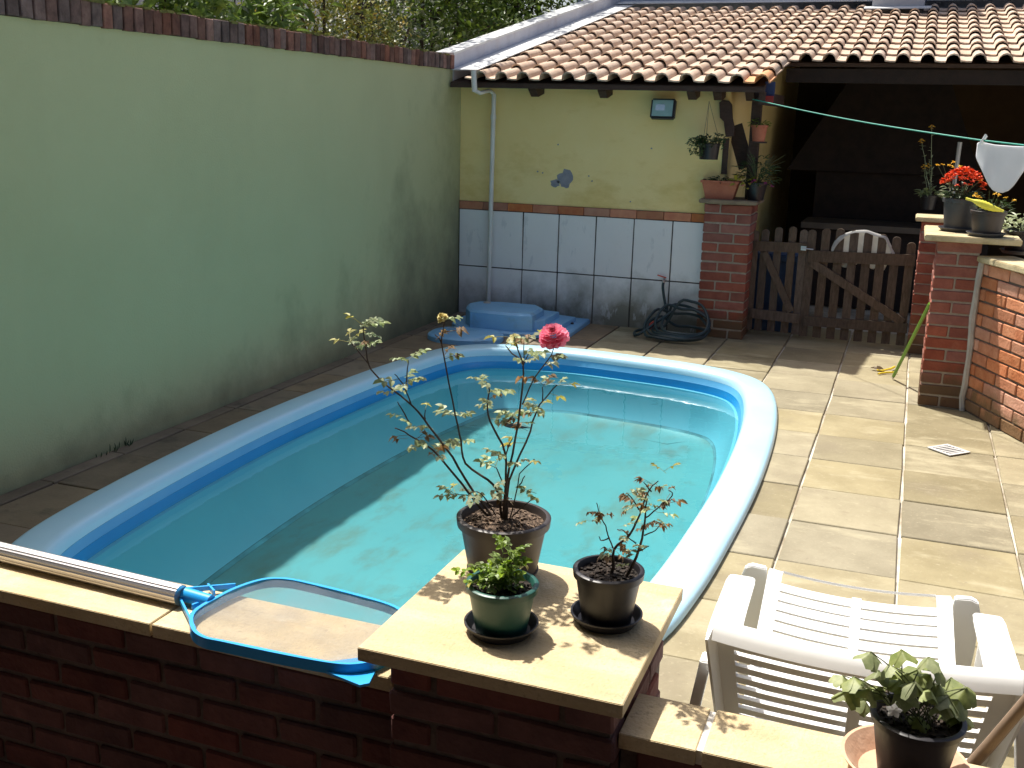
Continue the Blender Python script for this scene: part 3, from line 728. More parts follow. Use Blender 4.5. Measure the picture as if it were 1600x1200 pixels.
# diagonal wall
dw = empty('diagonal_brick_wall', (.9, 6.6, 0)); tag(dw, 'orange brick wall running diagonally towards the camera at right', 'wall')
A = Vector((.475, 7.50)); B = A+Vector((.79-.45, 6.73-7.47)).normalized()*3.2
dd = (B-A).normalized(); nn = Vector((-dd.y, dd.x))   # right-hand thickness side
if nn.x < 0: nn = -nn
A2 = A+nn*.065; B2 = B+nn*.065
mm = Matrix.Translation((A2.x, A2.y, 0)) @ Matrix.Rotation(math.atan2(dd.y, dd.x), 4, 'Z')
MB().box((0, -.055, -.02), (3.2, .055, 1.0), mm).build('core', 'mortardark', dw)
brick_run(dw, A2, B2, .128, 0, 1.0, .245, .071, .013, 'brickorange', .05)
MB().box((-.03, -.10, 1.001), (3.2, .15, 1.04), mm).build('cap', 'capstone', dw, bevel=.006)
# cement fillet between pier and diagonal wall
b = MB(); pts = []
for k in range(12):
    z = k/11*1.0; pts.append((.462+random.uniform(-.006, .006), 7.495+random.uniform(-.004, .004), z))
b.tube(pts, [random.uniform(.018, .026) for _ in pts], 7).build('cement_fillet', 'cement', dw, smooth=True)

# front low wall in the foreground
fwl = empty('front_brick_wall', (-.8, 1.87, 0)); tag(fwl, 'low dark red brick wall with sandstone capping along the bottom edge', 'wall')
MB().box((-4.0, 1.808, 0), (-.905, 1.975, .665)).build('core', 'mortardark', fwl)
MB().box((-.419, 1.808, 0), (2.4, 1.925, .665)).build('core', 'mortardark', fwl)
brick_run(fwl, (-2.75, 1.85), (-.905, 1.85), .10, .0, .665, .195, .055, .0115, 'brickfront')
brick_run(fwl, (-.419, 1.85), (1.2, 1.85), .10, .0, .665, .195, .055, .0115, 'brickfront', .07)
x = -2.9
for e in (-2.35, -1.527, -.905):
    MB().box((x+.003, 1.785, .667), (e-.003, 1.99, .70)).build('cap_stone', 'cap', fwl, bevel=.0015); x = e
x = -.424
for e in (-.262, .52, 1.35):
    MB().box((x+.0065, 1.775, .667), (e-.0065, 1.935, .70)).build('cap_stone', 'cap', fwl, bevel=.0015); x = e
MB().box((-.268, 1.782, .6675), (-.256, 1.928, .697)).build('grout_line', 'grout', fwl)
pr = empty('slab_pier', (-.63, 1.98, 0)); tag(pr, 'brick pier under the square sandstone slab in the foreground', 'pier')
MB().box((-.892, 1.758, 0), (-.430, 2.2, .768)).build('core', 'mortardark', pr)
for (a_, b_) in (((-.90, 1.80), (-.422, 1.80)),): brick_run(pr, a_, b_, .10, .0, .766, .26, .055, .0115, 'brickfront', .03)
brick_run(pr, (-.472, 1.86), (-.472, 2.2), .10, .0, .766, .195, .055, .0115, 'brickfront')
sb = MB().box((-.951, 1.712, .77), (-.398, 2.257, .80)).build('stone_slab', 'cap', None, bevel=.0015)
tag(sb, 'square sandstone slab in the foreground carrying three potted roses', 'slab')

# ================================================================== WOODEN GATE
def picket(parent, x, y, z0, z1, wd, th=.02):
    b = MB(); n = 7; r = wd/2
    prof = [(-r, z0), (r, z0)]+[(r*math.cos(PI*k/n), z1-r*.8+r*.8*math.sin(PI*k/n)) for k in range(n+1)]
    m_ = len(prof)
    b.v = [Vector((x+p[0], y-th/2, p[1])) for p in prof]+[Vector((x+p[0], y+th/2, p[1])) for p in prof]
    b.f = [tuple(range(m_)), tuple(reversed(range(m_, 2*m_)))]+[(i, m_+i, m_+(i+1) % m_, (i+1) % m_) for i in range(m_)]
    b.build('picket', 'gatewood', parent)
GY = 9.42
gl = empty('gate_leaf', (-1.0, GY, 0)); tag(gl, 'narrow left leaf of the weathered picket gate beside the brick pier', 'gate', )
for px, py in ((1181, 360), (1197, 358), (1218, 355), (1240, 354), (1257, 359)):
    q = ony(px, py, GY); picket(gl, q.x, GY, .05, q.z, .064)
gr = empty('gate_leaf', (-.35, GY, 0)); tag(gr, 'wide right leaf of the weathered picket gate with a rag over it', 'gate')
for px, py in ((1270, 359), (1292, 357), (1314, 357), (1336, 360), (1358, 362), (1380, 366), (1402, 370), (1425, 379)):
    q = ony(px, py, GY); picket(gr, q.x, GY, .035, q.z, .070)
def rail(parent, p0, p1, wd, name='rail', dy=-.022, th=.022):
    a = ony(*p0, GY+dy); c = ony(*p1, GY+dy); MB().bar(a, c, th, wd).build(name, 'gatewood', parent)
rail(gl, (1179, 384), (1261, 388), .085); rail(gl, (1172, 489), (1250, 498), .085)
rail(gl, (1194, 394), (1236, 487), .06, 'brace', -.0215, .021)
rail(gr, (1263, 400), (1430, 407), .095); rail(gr, (1256, 501), (1418, 513), .085)
rail(gr, (1268, 410), (1411, 504), .07, 'brace', -.0215, .021)
lt = empty('gate_latch', ony(1257, 388, GY-.05)); tag(lt, 'small steel latch where the two gate leaves meet', 'latch')
a = Vector(lt.location)
MB().box(a+Vector((-.03, -.004, -.018)), a+Vector((.015, .004, .018))).build('plate', 'steel', lt)
MB().tube([a+Vector((-.02, -.012, 0)), a+Vector((.075, -.012, -.004))], .006, 8).build('bolt', 'steel', lt, smooth=True)
# rag hung over the gate
def cloth_sheet(name, m, grid, th=.004, parent=None):
    n = len(grid); k = len(grid[0]); b = MB()
    for row in grid:
        for p in row: b.v.append(Vector(p))
    for i in range(n-1):
        for j in range(k-1): b.f.append((i*k+j, i*k+j+1, (i+1)*k+j+1, (i+1)*k+j))
    o = b.build(name, m, parent, smooth=True)
    md = o.modifiers.new('t', 'SOLIDIFY'); md.thickness = th
    md = o.modifiers.new('s', 'SUBSURF'); md.levels = 1; md.render_levels = 1
    return o
top = [(1299, 389), (1303, 380), (1308, 371), (1313, 368), (1322, 366), (1330, 363), (1338, 361), (1346, 362), (1354, 361), (1362, 364), (1370, 366), (1378, 368), (1385, 369), (1389, 378), (1393, 388), (1399, 397)]
rsg = random.Random(12); cols = []
hang = [.03, .03, .06, .24, .30, .31, .30, .25, .24, .28, .31, .27, .30, .22, .08, .03]
front = [.05, .07, .085, .06, .018, .014, .012, .018, .012, .014, .018, .014, .02, .045, .05, .035]
for i, (px, py) in enumerate(top):
    q = ony(px, py, GY); r = rsg.uniform(-.007, .007); h_ = hang[i]; f_ = front[i]; zz = rsg.uniform(-.006, .006)
    cols.append([Vector((q.x+r, GY-.017+r*.5, q.z-f_+zz)), Vector((q.x, GY-.015, q.z-f_*.4+zz)), Vector((q.x, GY-.007, q.z+.008+zz)), Vector((q.x, GY+.008, q.z+.008+zz)),
                 Vector((q.x+r, GY+.017, q.z-.03)), Vector((q.x+r*1.5, GY+.024+r, q.z-h_*.4)), Vector((q.x+r*1.5, GY+.026-r, q.z-h_*.75)), Vector((q.x-r, GY+.024, q.z-h_+r*3))])
o = cloth_sheet('rag', 'rag', cols, .003); tag(o, 'crumpled whitish rag hung over the pickets of the gate', 'rag')

# covered corner furniture (in deep shade)
ct = empty('barbecue', (-.3, 12.2, 0)); tag(ct, 'dark brick barbecue with counter and hood in the shaded corner', 'barbecue')
MB().box((-1.0, 11.4, 0), (.75, 12.0, .80)).build('counter_base', 'deepshade', ct)
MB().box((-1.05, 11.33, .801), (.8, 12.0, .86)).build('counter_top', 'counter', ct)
MB().box((-1.0, 12.01, 0), (.6, 12.9, 1.35)).build('firebox', 'deepshade', ct)
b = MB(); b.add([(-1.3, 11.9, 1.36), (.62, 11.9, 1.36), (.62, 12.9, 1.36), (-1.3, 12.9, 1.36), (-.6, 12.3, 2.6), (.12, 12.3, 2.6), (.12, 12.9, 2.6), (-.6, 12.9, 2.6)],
                [(0, 3, 2, 1), (4, 5, 6, 7), (0, 1, 5, 4), (1, 2, 6, 5), (2, 3, 7, 6), (3, 0, 4, 7)]); b.build('hood', 'deepshade', ct)
bn = empty('blue_bin', (-1.05, 9.85, 0)); tag(bn, 'dark blue box standing behind the narrow gate leaf', 'box')
MB().box((-1.29, 9.7, 0), (-.86, 10.0, .64)).build('body', 'binblue', bn, bevel=.01)
MB().box((-1.31, 9.68, .641), (-.84, 10.02, .70)).build('lid', 'binblue', bn, bevel=.01)
a = ony(1500, 222, 11.1)
ip = MB().tube([(a.x, 11.1, a.z), (a.x-.02, 11.1, 0)], .02, 8).build('white_pole', 'pvc', None, smooth=True); tag(ip, 'thin white pole standing in the shade behind the red flowers', 'pole')

# ================================================================== WALL LAMP, HANGING THINGS
fl = empty('flood_light', ony(1036, 170, 9.14)); tag(fl, 'black flood light with greenish glass on the yellow wall', 'lamp')
a = Vector(fl.location); mt_ = Matrix.Translation(a) @ Matrix.Rotation(math.radians(-14), 4, 'X')
MB().box((-.105, -.02, -.085), (.105, .05, .085), mt_).build('housing', 'lampblack', fl, bevel=.012)
MB().box((-.088, -.026, -.068), (.088, -.0205, .068), mt_).build('glass', 'lampglass', fl)
MB().box((-.06, -.0275, -.022), (.02, -.0262, .03), mt_).build('reflector', 'lampmirror', fl)
MB().box((-.03, .05, -.03), (.03, .125, .02), mt_).build('bracket', 'lampblack', fl)

def wander(a, b, n, amp):
    a, b = Vector(a), Vector(b); out = []
    for i in range(n+1):
        t = i/n; p = a.lerp(b, t)
        if 0 < i < n: p += Vector([random.uniform(-amp, amp) for _ in range(3)])
        out.append(p)
    return out

# leaf meshes -------------------------------------------------------
def leaflet(b, base, d, up, L, W, fold=.25, curl=.15):
    d = d.normalized(); sd = d.cross(up)
    sd = sd.normalized() if sd.length > 1e-5 else d.orthogonal().normalized(); up = sd.cross(d)
    k = len(b.v)
    mid = [base, base+d*L*.5-up*L*curl*.3, base+d*L-up*L*curl]
    b.v += [mid[0], base+d*L*.28+sd*W*.42+up*W*fold, base+d*L*.68+sd*W*.36+up*(W*fold-L*curl*.5), mid[2],
            base+d*L*.68-sd*W*.36+up*(W*fold-L*curl*.5), base+d*L*.28-sd*W*.42+up*W*fold, mid[1]]
    b.f += [(k, k+1, k+6), (k+1, k+2, k+6), (k+2, k+3, k+6), (k+3, k+4, k+6), (k+4, k+5, k+6), (k+5, k, k+6)]
def compound_leaf(seed, n=5, L=.016, W=.011, curl=.2):
    rs = random.Random(seed); b = MB(); ax = Vector((1, 0, 0)); up = Vector((0, 0, 1))
    b.tube([(0, 0, 0), (L*1.5, 0, .001), (L*2.2, 0, -.001)], .0006, 4)
    leaflet(b, Vector((L*2.2, 0, 0)), Vector((1, rs.uniform(-.2, .2), rs.uniform(-.2, .1))), up, L*1.15, W*1.1, .2, curl)
    for i in range((n-1)//2):
        x = L*(1.9-.95*i)
        for s in (-1, 1):
            leaflet(b, Vector((x, 0, 0)), Vector((.55, s*.9, rs.uniform(-.3, .15))), up, L*rs.uniform(.85, 1.05), W, .22, curl)
    return b.mesh('leaf')
CL = {}
for nm, mats, args in (('rose', 'leafrose', (5, .0165, .0145, .25)), ('yel', 'leafyellow', (3, .019, .012, .3)), ('brown', 'leafbrown', (3, .0145, .0125, .7)),
                       ('fresh', 'leafgreen', (5, .0145, .0135, .15))):
    CL[nm] = []
    for s in range(4):
        me = compound_leaf(s+11, *args); me.materials.append(MT[mats]); CL[nm].append(me)
def put_leaf(parent, kind, p, az=None, el=None, sc=1., roll=None):
    az = random.uniform(0, 2*PI) if az is None else az; el = random.uniform(-.3, .5) if el is None else el
    roll = random.uniform(-.6, .6) if roll is None else roll
    m = Matrix.Rotation(az, 4, 'Z') @ Matrix.Rotation(-el, 4, 'Y') @ Matrix.Rotation(roll, 4, 'X')
    return link('leaf', random.choice(CL[kind]), None, parent, Vector(p)-Vector(parent.location), m.to_euler(), (sc, sc, sc))

# pots --------------------------------------------------------------
def pot(parent, c, rt, rb, h, m, soil='soil', rimh=.14, rimo=1.07, heap=.0, name='pot', wall=.004, soild=.12):
    c = Vector(c)
    o = MB().lathe([(0, 0), (rb, 0), (rb*1.01, .004), (rb+(rt-rb)*(1-rimh), h*(1-rimh)), (rt*(rimo-.02), h*(1-rimh)+.002), (rt*rimo, h*(1-rimh*.15)),
                    (rt*rimo, h-.002), (rt*rimo-.003, h), (rt-wall-.001, h), (rt-wall-.004, h*.95), (rb+(rt-rb)*.5-wall, h*.5)], c, 40).build(name, m, parent, smooth=True)
    rs = rt-wall-.003; zs = h*(1-soild); b = MB(); n = 28; rings_ = 7
    b.v.append(c+Vector((0, 0, zs+heap)))
    for i in range(1, rings_+1):
        for k in range(n):
            a = 2*PI*k/n; r = rs*i/rings_*.985
            zz = zs+heap*(1-(i/rings_)**2)+mnoise.noise(Vector((r*math.cos(a), r*math.sin(a), c.x))*90)*.004*(rt/.08)
            b.v.append(c+Vector((r*math.cos(a), r*math.sin(a), zz)))
    for k in range(n): b.f.append((0, 1+k, 1+(k+1) % n))
    for i in range(rings_-1):
        for k in range(n):
            k2 = (k+1) % n; b.f.append((1+i*n+k, 1+(i+1)*n+k, 1+(i+1)*n+k2, 1+i*n+k2))
    rsd = random.Random(int(c.x*1000))
    for q in range(130):          # crumbs
        a = rsd.uniform(0, 2*PI); r = rs*.92*math.sqrt(rsd.random()); s = rsd.uniform(.0012, .0035)
        p = c+Vector((r*math.cos(a), r*math.sin(a), zs+heap*(1-(r/rs)**2)+s*.5))
        b.box(p-Vector((s, s*1.3, s*.7)), p+Vector((s, s*1.3, s*.7)))
    b.build('soil', soil, parent, smooth=False)
    return zs
def saucer(label, c, r, h, m, name='plant_saucer'):
    o = MB().lathe([(0, 0), (r*.82, 0), (r, h), (r*1.02, h), (r*1.02, h+.003), (r*.965, h+.003), (r*.80, .004), (0, .004)], c, 40).build(name, m, None, smooth=True)
    return tag(o, label, 'saucer')

# ---- big brown pot with tall rose
SZ = .8005
Y1 = 2.145
c1 = Vector((onz(785, 898, SZ).x, Y1, SZ)); c1.y = onz(785, 898, SZ).y; Y1 = c1.y
saucer('dark saucer under the big brown rose pot', c1, .083, .018, 'brownpot')
rose = empty('potted_rose', c1+Vector((0, 0, .0045))); tag(rose, 'tall sparse rose with one pink bloom in the big brown pot', 'plant')
cc = Vector(rose.location); zs = pot(rose, cc, .104, .078, .144, 'brownpot', 'soil', .16, 1.06, .012)
stems = [
 [(776, 815), (760, 795), (734, 759), (707, 715), (672, 667), (642, 632), (592, 592), (577, 570), (571, 540), (567, 508)],
 [(642, 632), (630, 600), (617, 585)], [(634, 612), (636, 578), (638, 562)], [(577, 570), (560, 548), (548, 535)],
 [(770, 815), (748, 790), (722, 757), (685, 712), (660, 693), (640, 680), (617, 668)], [(640, 662), (628, 640), (621, 628)],
 [(784, 815), (778, 770), (762, 750), (727, 725), (720, 690), (712, 650), (697, 577), (690, 537), (680, 522)], [(690, 537), (694, 500)],
 [(786, 812), (790, 755), (790, 710), (770, 667), (761, 640), (765, 610), (760, 597)], [(790, 710), (800, 685)],
 [(788, 812), (792, 755), (805, 685), (815, 622), (817, 570), (800, 552), (790, 540)], [(817, 570), (806, 535), (801, 522)], [(817, 570), (819, 530)], [(817, 570), (828, 548)],
 [(792, 812), (795, 752), (822, 692), (837, 645), (848, 627), (870, 602)], [(848, 627), (848, 605)],
 [(816, 632), (835, 590), (862, 555), (865, 536)],
 [(796, 812), (810, 758), (812, 740), (835, 717)], [(812, 758), (820, 744)], [(799, 808), (815, 793), (836, 776)],
 [(790, 765), (778, 735), (773, 730)], [(775, 805), (752, 772), (735, 770)], [(665, 655), (664, 640)], [(770, 790), (735, 775), (712, 772)],
]
rs = random.Random(5); spts = []
for si, st in enumerate(stems):
    pts = []
    base_d = rs.uniform(-.09, .09)
    for i, (px, py) in enumerate(st):
        up_ = max(0, (812-py)/300.)
        if si in (1, 2, 3): dd_ = spts_d0
        elif si == 7: dd_ = d7
        else: dd_ = base_d
        dep = dd_*min(1, up_*1.6)
        pts.append(ony(px, py, Y1+dep))
    if si == 0: spts_d0 = base_d
    if si == 6: d7 = base_d
    nsub = 3; sp = spline(pts, nsub, False) if len(pts) > 2 else wander(pts[0], pts[1], 3, .001)
    long = len(st) > 4
    r0_, r1_ = (.0034, .0014) if long else (.0018, .0011)
    sp = [p+Vector((rs.uniform(-.0012, .0012), 0, rs.uniform(-.0012, .0012))) for p in sp]
    MB().tube(sp, [r0_+(r1_-r0_)*i/(len(sp)-1) for i in range(len(sp))], 6).build('stem', 'stem', rose, smooth=True)
    spts.append((st, base_d if si not in (1, 2, 3, 7) else (spts_d0 if si < 4 else d7)))
def stem_depth(px, py):
    best = (1e9, 0)
    for st, d_ in spts:
        for (a, b_) in zip(st[:-1], st[1:]):
            for t in (0, .5, 1):
                q = (a[0]+(b_[0]-a[0])*t, a[1]+(b_[1]-a[1])*t); D = math.hypot(q[0]-px, q[1]-py)
                if D < best[0]: best = (D, d_, q)
    return best
lv = {'rose': [(575, 506), (590, 505), (548, 545), (556, 545), (572, 528), (592, 536), (628, 560), (648, 566), (620, 592), (634, 594), (645, 604), (610, 622), (626, 618), (632, 605),
               (630, 660), (645, 664), (655, 672), (668, 664), (662, 678), (700, 680), (710, 686), (672, 699), (688, 702), (704, 696), (700, 640), (715, 634), (694, 645),
               (705, 548), (760, 600), (748, 600), (775, 604), (785, 606), (752, 650), (770, 648), (766, 625), (806, 645), (820, 640), (828, 652), (840, 632), (845, 640),
               (835, 560), (850, 562), (865, 565), (872, 575), (868, 590), (805, 655), (815, 560), (770, 715), (780, 716), (806, 722), (700, 505), (690, 780), (705, 775), (698, 785),
               (745, 765), (730, 768), (770, 755), (780, 750), (835, 772), (800, 545), (815, 540), (835, 545)],
      'yel': [(555, 491), (528, 527), (540, 530), (665, 630), (822, 515), (803, 512), (835, 515), (790, 530), (865, 612), (770, 733), (845, 632), (880, 580), (710, 772), (838, 720), (815, 692)],
      'brown': [(572, 545), (690, 525), (703, 515), (698, 550), (655, 680), (640, 672), (805, 530), (825, 525), (806, 660), (830, 578), (835, 640), (826, 660), (690, 710), (672, 710), (802, 790), (810, 700), (765, 632), (848, 604)]}
for kd, L_ in lv.items():
    for (px, py) in L_:
        D, d_, q = stem_depth(px, py)
        dep = d_*min(1, max(0, (812-q[1])/300.)*1.6)
        tgt = ony(px, py, Y1+dep+random.uniform(-.015, .015)); src = ony(q[0], q[1], Y1+dep)
        v = tgt-src
        if v.length > .05: src = tgt-v.normalized()*.02; v = tgt-src
        az = math.atan2(v.y+random.uniform(-.02, .02), v.x+random.uniform(-.01, .01)); el = random.uniform(-.15, .5)
        put_leaf(rose, kd, src, az, el, random.uniform(.85, 1.25))
        if random.random() < .6: put_leaf(rose, kd, src+Vector((random.uniform(-.008, .008), random.uniform(-.015, .015), random.uniform(-.008, .008))), az+random.uniform(-1.6, 1.6), el, random.uniform(.7, 1.1))
def rose_bloom(parent, c, R, m, seed, axis=Vector((0, -.5, .85))):
    rs = random.Random(seed); b = MB(); q = axis.normalized().to_track_quat('Z', 'Y').to_matrix().to_4x4()
    q = Matrix.Translation(c) @ q
    lay = [(.02, 5, 1.5), (.10, 6, 1.45), (.25, 7, 1.25), (.42, 9, 1.0), (.60, 11, .72), (.76, 12, .42), (.86, 12, .10), (.84, 11, -.25)]
    for li, (rr_, n, tilt) in enumerate(lay):
        for k in range(n):
            a = 2*PI*k/n+li*.5+rs.uniform(-.15, .15); L = R*(.46+.042*li)*rs.uniform(.85, 1.1); W = R*(.40+.035*li)
            rad = Vector((math.cos(a), math.sin(a), 0)); up = Vector((0, 0, 1)); sd = rad.cross(up)
            base = rad*R*rr_*.45+up*(R*.34-R*.12*li)
            d = (rad*math.cos(tilt)+up*math.sin(tilt)).normalized()
            nn_ = d.cross(sd)
            vs_ = []
            for t, wv, cv in ((0, .35, 0), (.5, .95, .10), (.85, 1.0, .05), (1.0, .6, -.10)):
                for s in (-1, 0, 1):
                    vs_.append(base+d*L*t+sd*s*W*wv*.6+rad*(-cv*L)+up*(abs(s)*W*.22*rs.uniform(.5, 1.2)))
            b.add([q @ p for p in vs_], [(i*3+j, i*3+j+1, i*3+j+4, i*3+j+3) for i in range(3) for j in range(2)])
    return b.build('bloom', m, parent, smooth=True)
fc = ony(864, 521, Y1+spts[16][1]*.9)
rose_bloom(rose, fc, .0275, 'rosepink', 4)
rose_bloom(rose, ony(690, 495, Y1+d7), .011, 'rosecream', 6, Vector((-.3, -.4, .8)))

# ---- green pot
c2 = Vector(onz(783, 985, SZ))
saucer('black saucer under the bottle green pot', c2, .077, .020, 'blackpot')
gp = empty('potted_rose', c2+Vector((0, 0, .0045))); tag(gp, 'small bushy green rose in the bottle green pot at the front', 'plant')
cc = Vector(gp.location); pot(gp, cc, .0725, .054, .106, 'greenpot', 'soildark', .16, 1.06, .0)
top = cc+Vector((0, 0, .095))
for k in range(9):
    a = random.uniform(0, 2*PI); R_ = random.uniform(.005, .04); hh = random.uniform(.03, .085)
    e = top+Vector((R_*math.cos(a)*1.1, R_*math.sin(a), hh*(1.1-R_*8)))
    if k == 0: e = top+Vector((.0, .0, .10))
    base = top+Vector((math.cos(a)*.006, math.sin(a)*.006, -.004))
    sp = wander(base, e, 4, .002); MB().tube(sp, [.0014, .0013, .0011, .001, .0008], 5).build('stem', 'stemgreen', gp, smooth=True)
    for i in range(1, 5):
        for _ in range(2): put_leaf(gp, 'fresh', sp[i], None, random.uniform(-.1, .7), random.uniform(.75, 1.1))
for (px, py) in ((745, 905), (735, 897), (755, 882), (728, 905), (772, 885), (812, 880), (826, 878)):
    put_leaf(gp, random.choice(['fresh', 'yel']), onz(px, py, .91), None, .2, .9)

# ---- right black pot
c3 = Vector(onz(947, 970, SZ))
saucer('black saucer under the black pot with the withered rose', c3, .076, .020, 'blackpot')
bp_ = empty('potted_rose', c3+Vector((0, 0, .0045))); tag(bp_, 'half withered rose with brown leaves in the black pot on the slab', 'plant')
cc = Vector(bp_.location); pot(bp_, cc, .072, .053, .118, 'blackpot', 'soildark', .16, 1.06, .004)
def zp(x, y): return (680+x/3.53, 700+y/3.53)
Y3 = c3.y
st3 = [[(975, 690), (985, 640), (985, 560), (1070, 480), (1130, 360), (1180, 230), (1230, 180)], [(1045, 720), (1110, 600), (1150, 450), (1160, 330), (1170, 280)],
       [(1155, 480), (1200, 465), (1240, 430)], [(1155, 390), (1230, 330), (1310, 262), (1290, 232)], [(985, 560), (960, 500), (940, 430), (905, 360), (890, 300)], [(960, 495), (915, 510), (905, 490)],
       [(1125, 340), (1090, 285), (1060, 250)], [(1070, 485), (1040, 455), (1005, 450)], [(1195, 240), (1150, 190)], [(1120, 570), (1180, 540)], [(1110, 525), (1060, 490)]]
d3 = [0, -.02, -.02, -.02, .025, .025, 0, 0, 0, -.02, 0]
for st, d_ in zip(st3, d3):
    pts = [ony(*zp(*q), Y3+d_*min(1, max(0, (640-q[1])/200))) for q in st]
    sp = spline(pts, 3, False) if len(pts) > 2 else wander(pts[0], pts[1], 3, .001)
    r0_ = .0040 if st[0][1] > 600 else .0018
    sp = [p+Vector((random.uniform(-.001, .001), 0, random.uniform(-.001, .001))) for p in sp]
    MB().tube(sp, [r0_+(.001-r0_)*i/(len(sp)-1) for i in range(len(sp))], 6).build('stem', 'stem', bp_, smooth=True)
for (x, y) in [(870, 405), (850, 405), (910, 350), (900, 330), (920, 370), (1070, 250), (1050, 245), (1095, 290), (1140, 310), (1150, 290), (1200, 190), (1180, 200), (1215, 215), (1170, 250), (1150, 340), (1300, 240),
               (1260, 300), (1275, 290), (1225, 410), (1205, 420), (1240, 400), (1060, 570), (1060, 490), (1010, 450), (990, 540), (970, 545), (1000, 560), (1140, 420), (1190, 310), (1215, 350), (980, 580), (1100, 330), (1180, 270), (1130, 440)]:
    for _ in range(2): put_leaf(bp_, random.choice(['brown', 'brown', 'brown', 'rose']), ony(*zp(x+random.uniform(-14, 14), y+random.uniform(-14, 14)), Y3+random.uniform(-.02, .02)), None, random.uniform(-.5, .5), random.uniform(.55, .9))
for (x, y) in [(1260, 130), (1180, 540), (1080, 620), (1060, 580), (1075, 640), (1275, 140), (1165, 330)]:
    put_leaf(bp_, random.choice(['yel', 'rose']), ony(*zp(x, y), Y3-.02), None, .2, .8)

# ---- clover-leaved plant in the bottom right corner
c4 = Vector((.098, 1.845, .7005))
so_ = MB().lathe([(0, 0), (.080, 0), (.108, .030), (.111, .036), (.105, .036), (.078, .005), (0, .005)], c4, 44).build('plant_saucer', 'pinkclay', None, smooth=True)
tag(so_, 'pale terracotta saucer under the clover leaved plant at the bottom right', 'saucer')
bg_ = empty('potted_clover', c4+Vector((.012, -.012, .0055))); tag(bg_, 'black pot with folded clover leaves and a white flower at the bottom right', 'plant')
cc = Vector(bg_.location); pot(bg_, cc, .078, .056, .128, 'blackpot', 'soildark', .12, 1.05, .0)
def folded_leaf(seed, R=.021):
    rs = random.Random(seed); b = MB()
    for k in range(3):        # three broad heart-shaped lobes, folded down like a tent
        a = 2*PI*k/3+rs.uniform(-.15, .15); d = Vector((math.cos(a), math.sin(a), 0)); sd = Vector((-d.y, d.x, 0)); dr = rs.uniform(.35, .9)
        def P(t, s_, f): return d*t*R*math.cos(dr)+sd*s_*R*1.05 - Vector((0, 0, 1))*(t*R*math.sin(dr)+abs(s_)*R*f)
        rows = []
        for t in (0, .3, .6, .85, 1.05):
            hw = {0: .04, .3: .52, .6: .86, .85: .95, 1.05: .66}[t]
            rows.append([P(t+(.12*abs(u) if t > 1 else 0)-(.10*abs(u) if t < .9 else 0), u*hw, .38+.25*abs(u)) for u in (-1, -.6, -.25, 0, .25, .6, 1)])
        k0 = len(b.v)
        for r in rows: b.v += r
        b.f += [(k0+i_*7+j_, k0+i_*7+j_+1, k0+(i_+1)*7+j_+1, k0+(i_+1)*7+j_) for i_ in range(4) for j_ in range(6)]
    me = b.mesh('leaf')
    bm = bmesh.new(); bm.from_mesh(me); bmesh.ops.subdivide_edges(bm, edges=bm.edges[:], cuts=1, use_grid_fill=True, smooth=.6); bm.to_mesh(me); bm.free()
    for p in me.polygons: p.use_smooth = True
    return me
fls = [folded_leaf(i) for i in range(5)]
for m_ in fls: m_.materials.append(MT['leafbegonia'])
def z1(x, y): return (1080+x/3.077, 820+y/3.077)
for (x, y) in [(865, 612), (1010, 600), (1140, 635), (950, 670), (1090, 690), (1195, 690), (780, 730), (730, 725), (838, 845), (915, 780), (1000, 740), (865, 790), (1040, 815), (1075, 760), (1190, 770), (1235, 820), (1320, 785),
               (1285, 900), (1200, 860), (1095, 930), (960, 720), (1250, 735), (760, 790), (1150, 720), (1240, 880), (1010, 690), (900, 700), (1150, 790), (820, 770), (1290, 840)]:
    e = ony(*z1(x, y), cc.y+random.uniform(-.045, .045)); s = cc+Vector((random.uniform(-.035, .035), random.uniform(-.03, .03), .105))
    mid = s.lerp(e, .55)+Vector((0, 0, .018)); sp = spline([s, mid, e], 4, False)
    st_ = MB().tube(sp, .0011, 5).build('stem', 'stemgreen', bg_, smooth=True)
    sc = random.uniform(.85, 1.2)
    link('leaf', random.choice(fls), None, bg_, e-cc, (random.uniform(-.5, .3), random.uniform(-.4, .4), random.uniform(0, 6.28)), (sc, sc, sc))
fb = MB(); fp = ony(*z1(975, 890), cc.y-.092)
for k in range(5):
    a = 2*PI*k/5+.3; leaflet(fb, fp, Vector((math.cos(a), -.35, math.sin(a))), Vector((0, -1, 0)), .015, .013, .05, .1)
fb.build('flower', 'whitebloom', bg_)
sp = spline([cc+Vector((-.01, -.02, .11)), fp+Vector((.005, .02, .005)), fp], 4, False); MB().tube(sp, .0009, 5).build('stem', 'stemgreen', bg_, smooth=True)

# ================================================================== POOL SKIMMER
pa = onz(0, 862, .7255); pb = onz(283, 930, .7255)
d_ = (pb-pa).normalized(); pa = pa-d_*.9
sk_ = empty('pool_skimmer', (-1.2, 1.9, .70)); tag(sk_, 'blue pool leaf net on an aluminium pole lying along the low wall', 'pool net')
b = MB(); n = 40; sd = d_.cross(Vector((0, 0, 1))).normalized(); up = Vector((0, 0, 1))
for p in (pa, pb):
    for k in range(n):
        a = 2*PI*k/n; r = .0240+(.0009 if k % 2 else 0); b.v.append(p+sd*r*math.cos(a)+up*r*math.sin(a))
for k in range(n): b.f.append((k, (k+1) % n, n+(k+1) % n, n+k))
b.f.append(tuple(range(n))); b.f.append(tuple(range(n, 2*n)))
b.build('pole', 'alu', sk_)
ZN = .728
npx = [(300, 955), (340, 930), (372, 915), (408, 904), (440, 902), (478, 908), (560, 928), (622, 948), (640, 972), (625, 1005), (595, 1028), (560, 1037), (520, 1036), (440, 1022), (350, 1003), (315, 995), (298, 980)]
NP = spline([onz(x, y, ZN) for x, y in npx], 5)
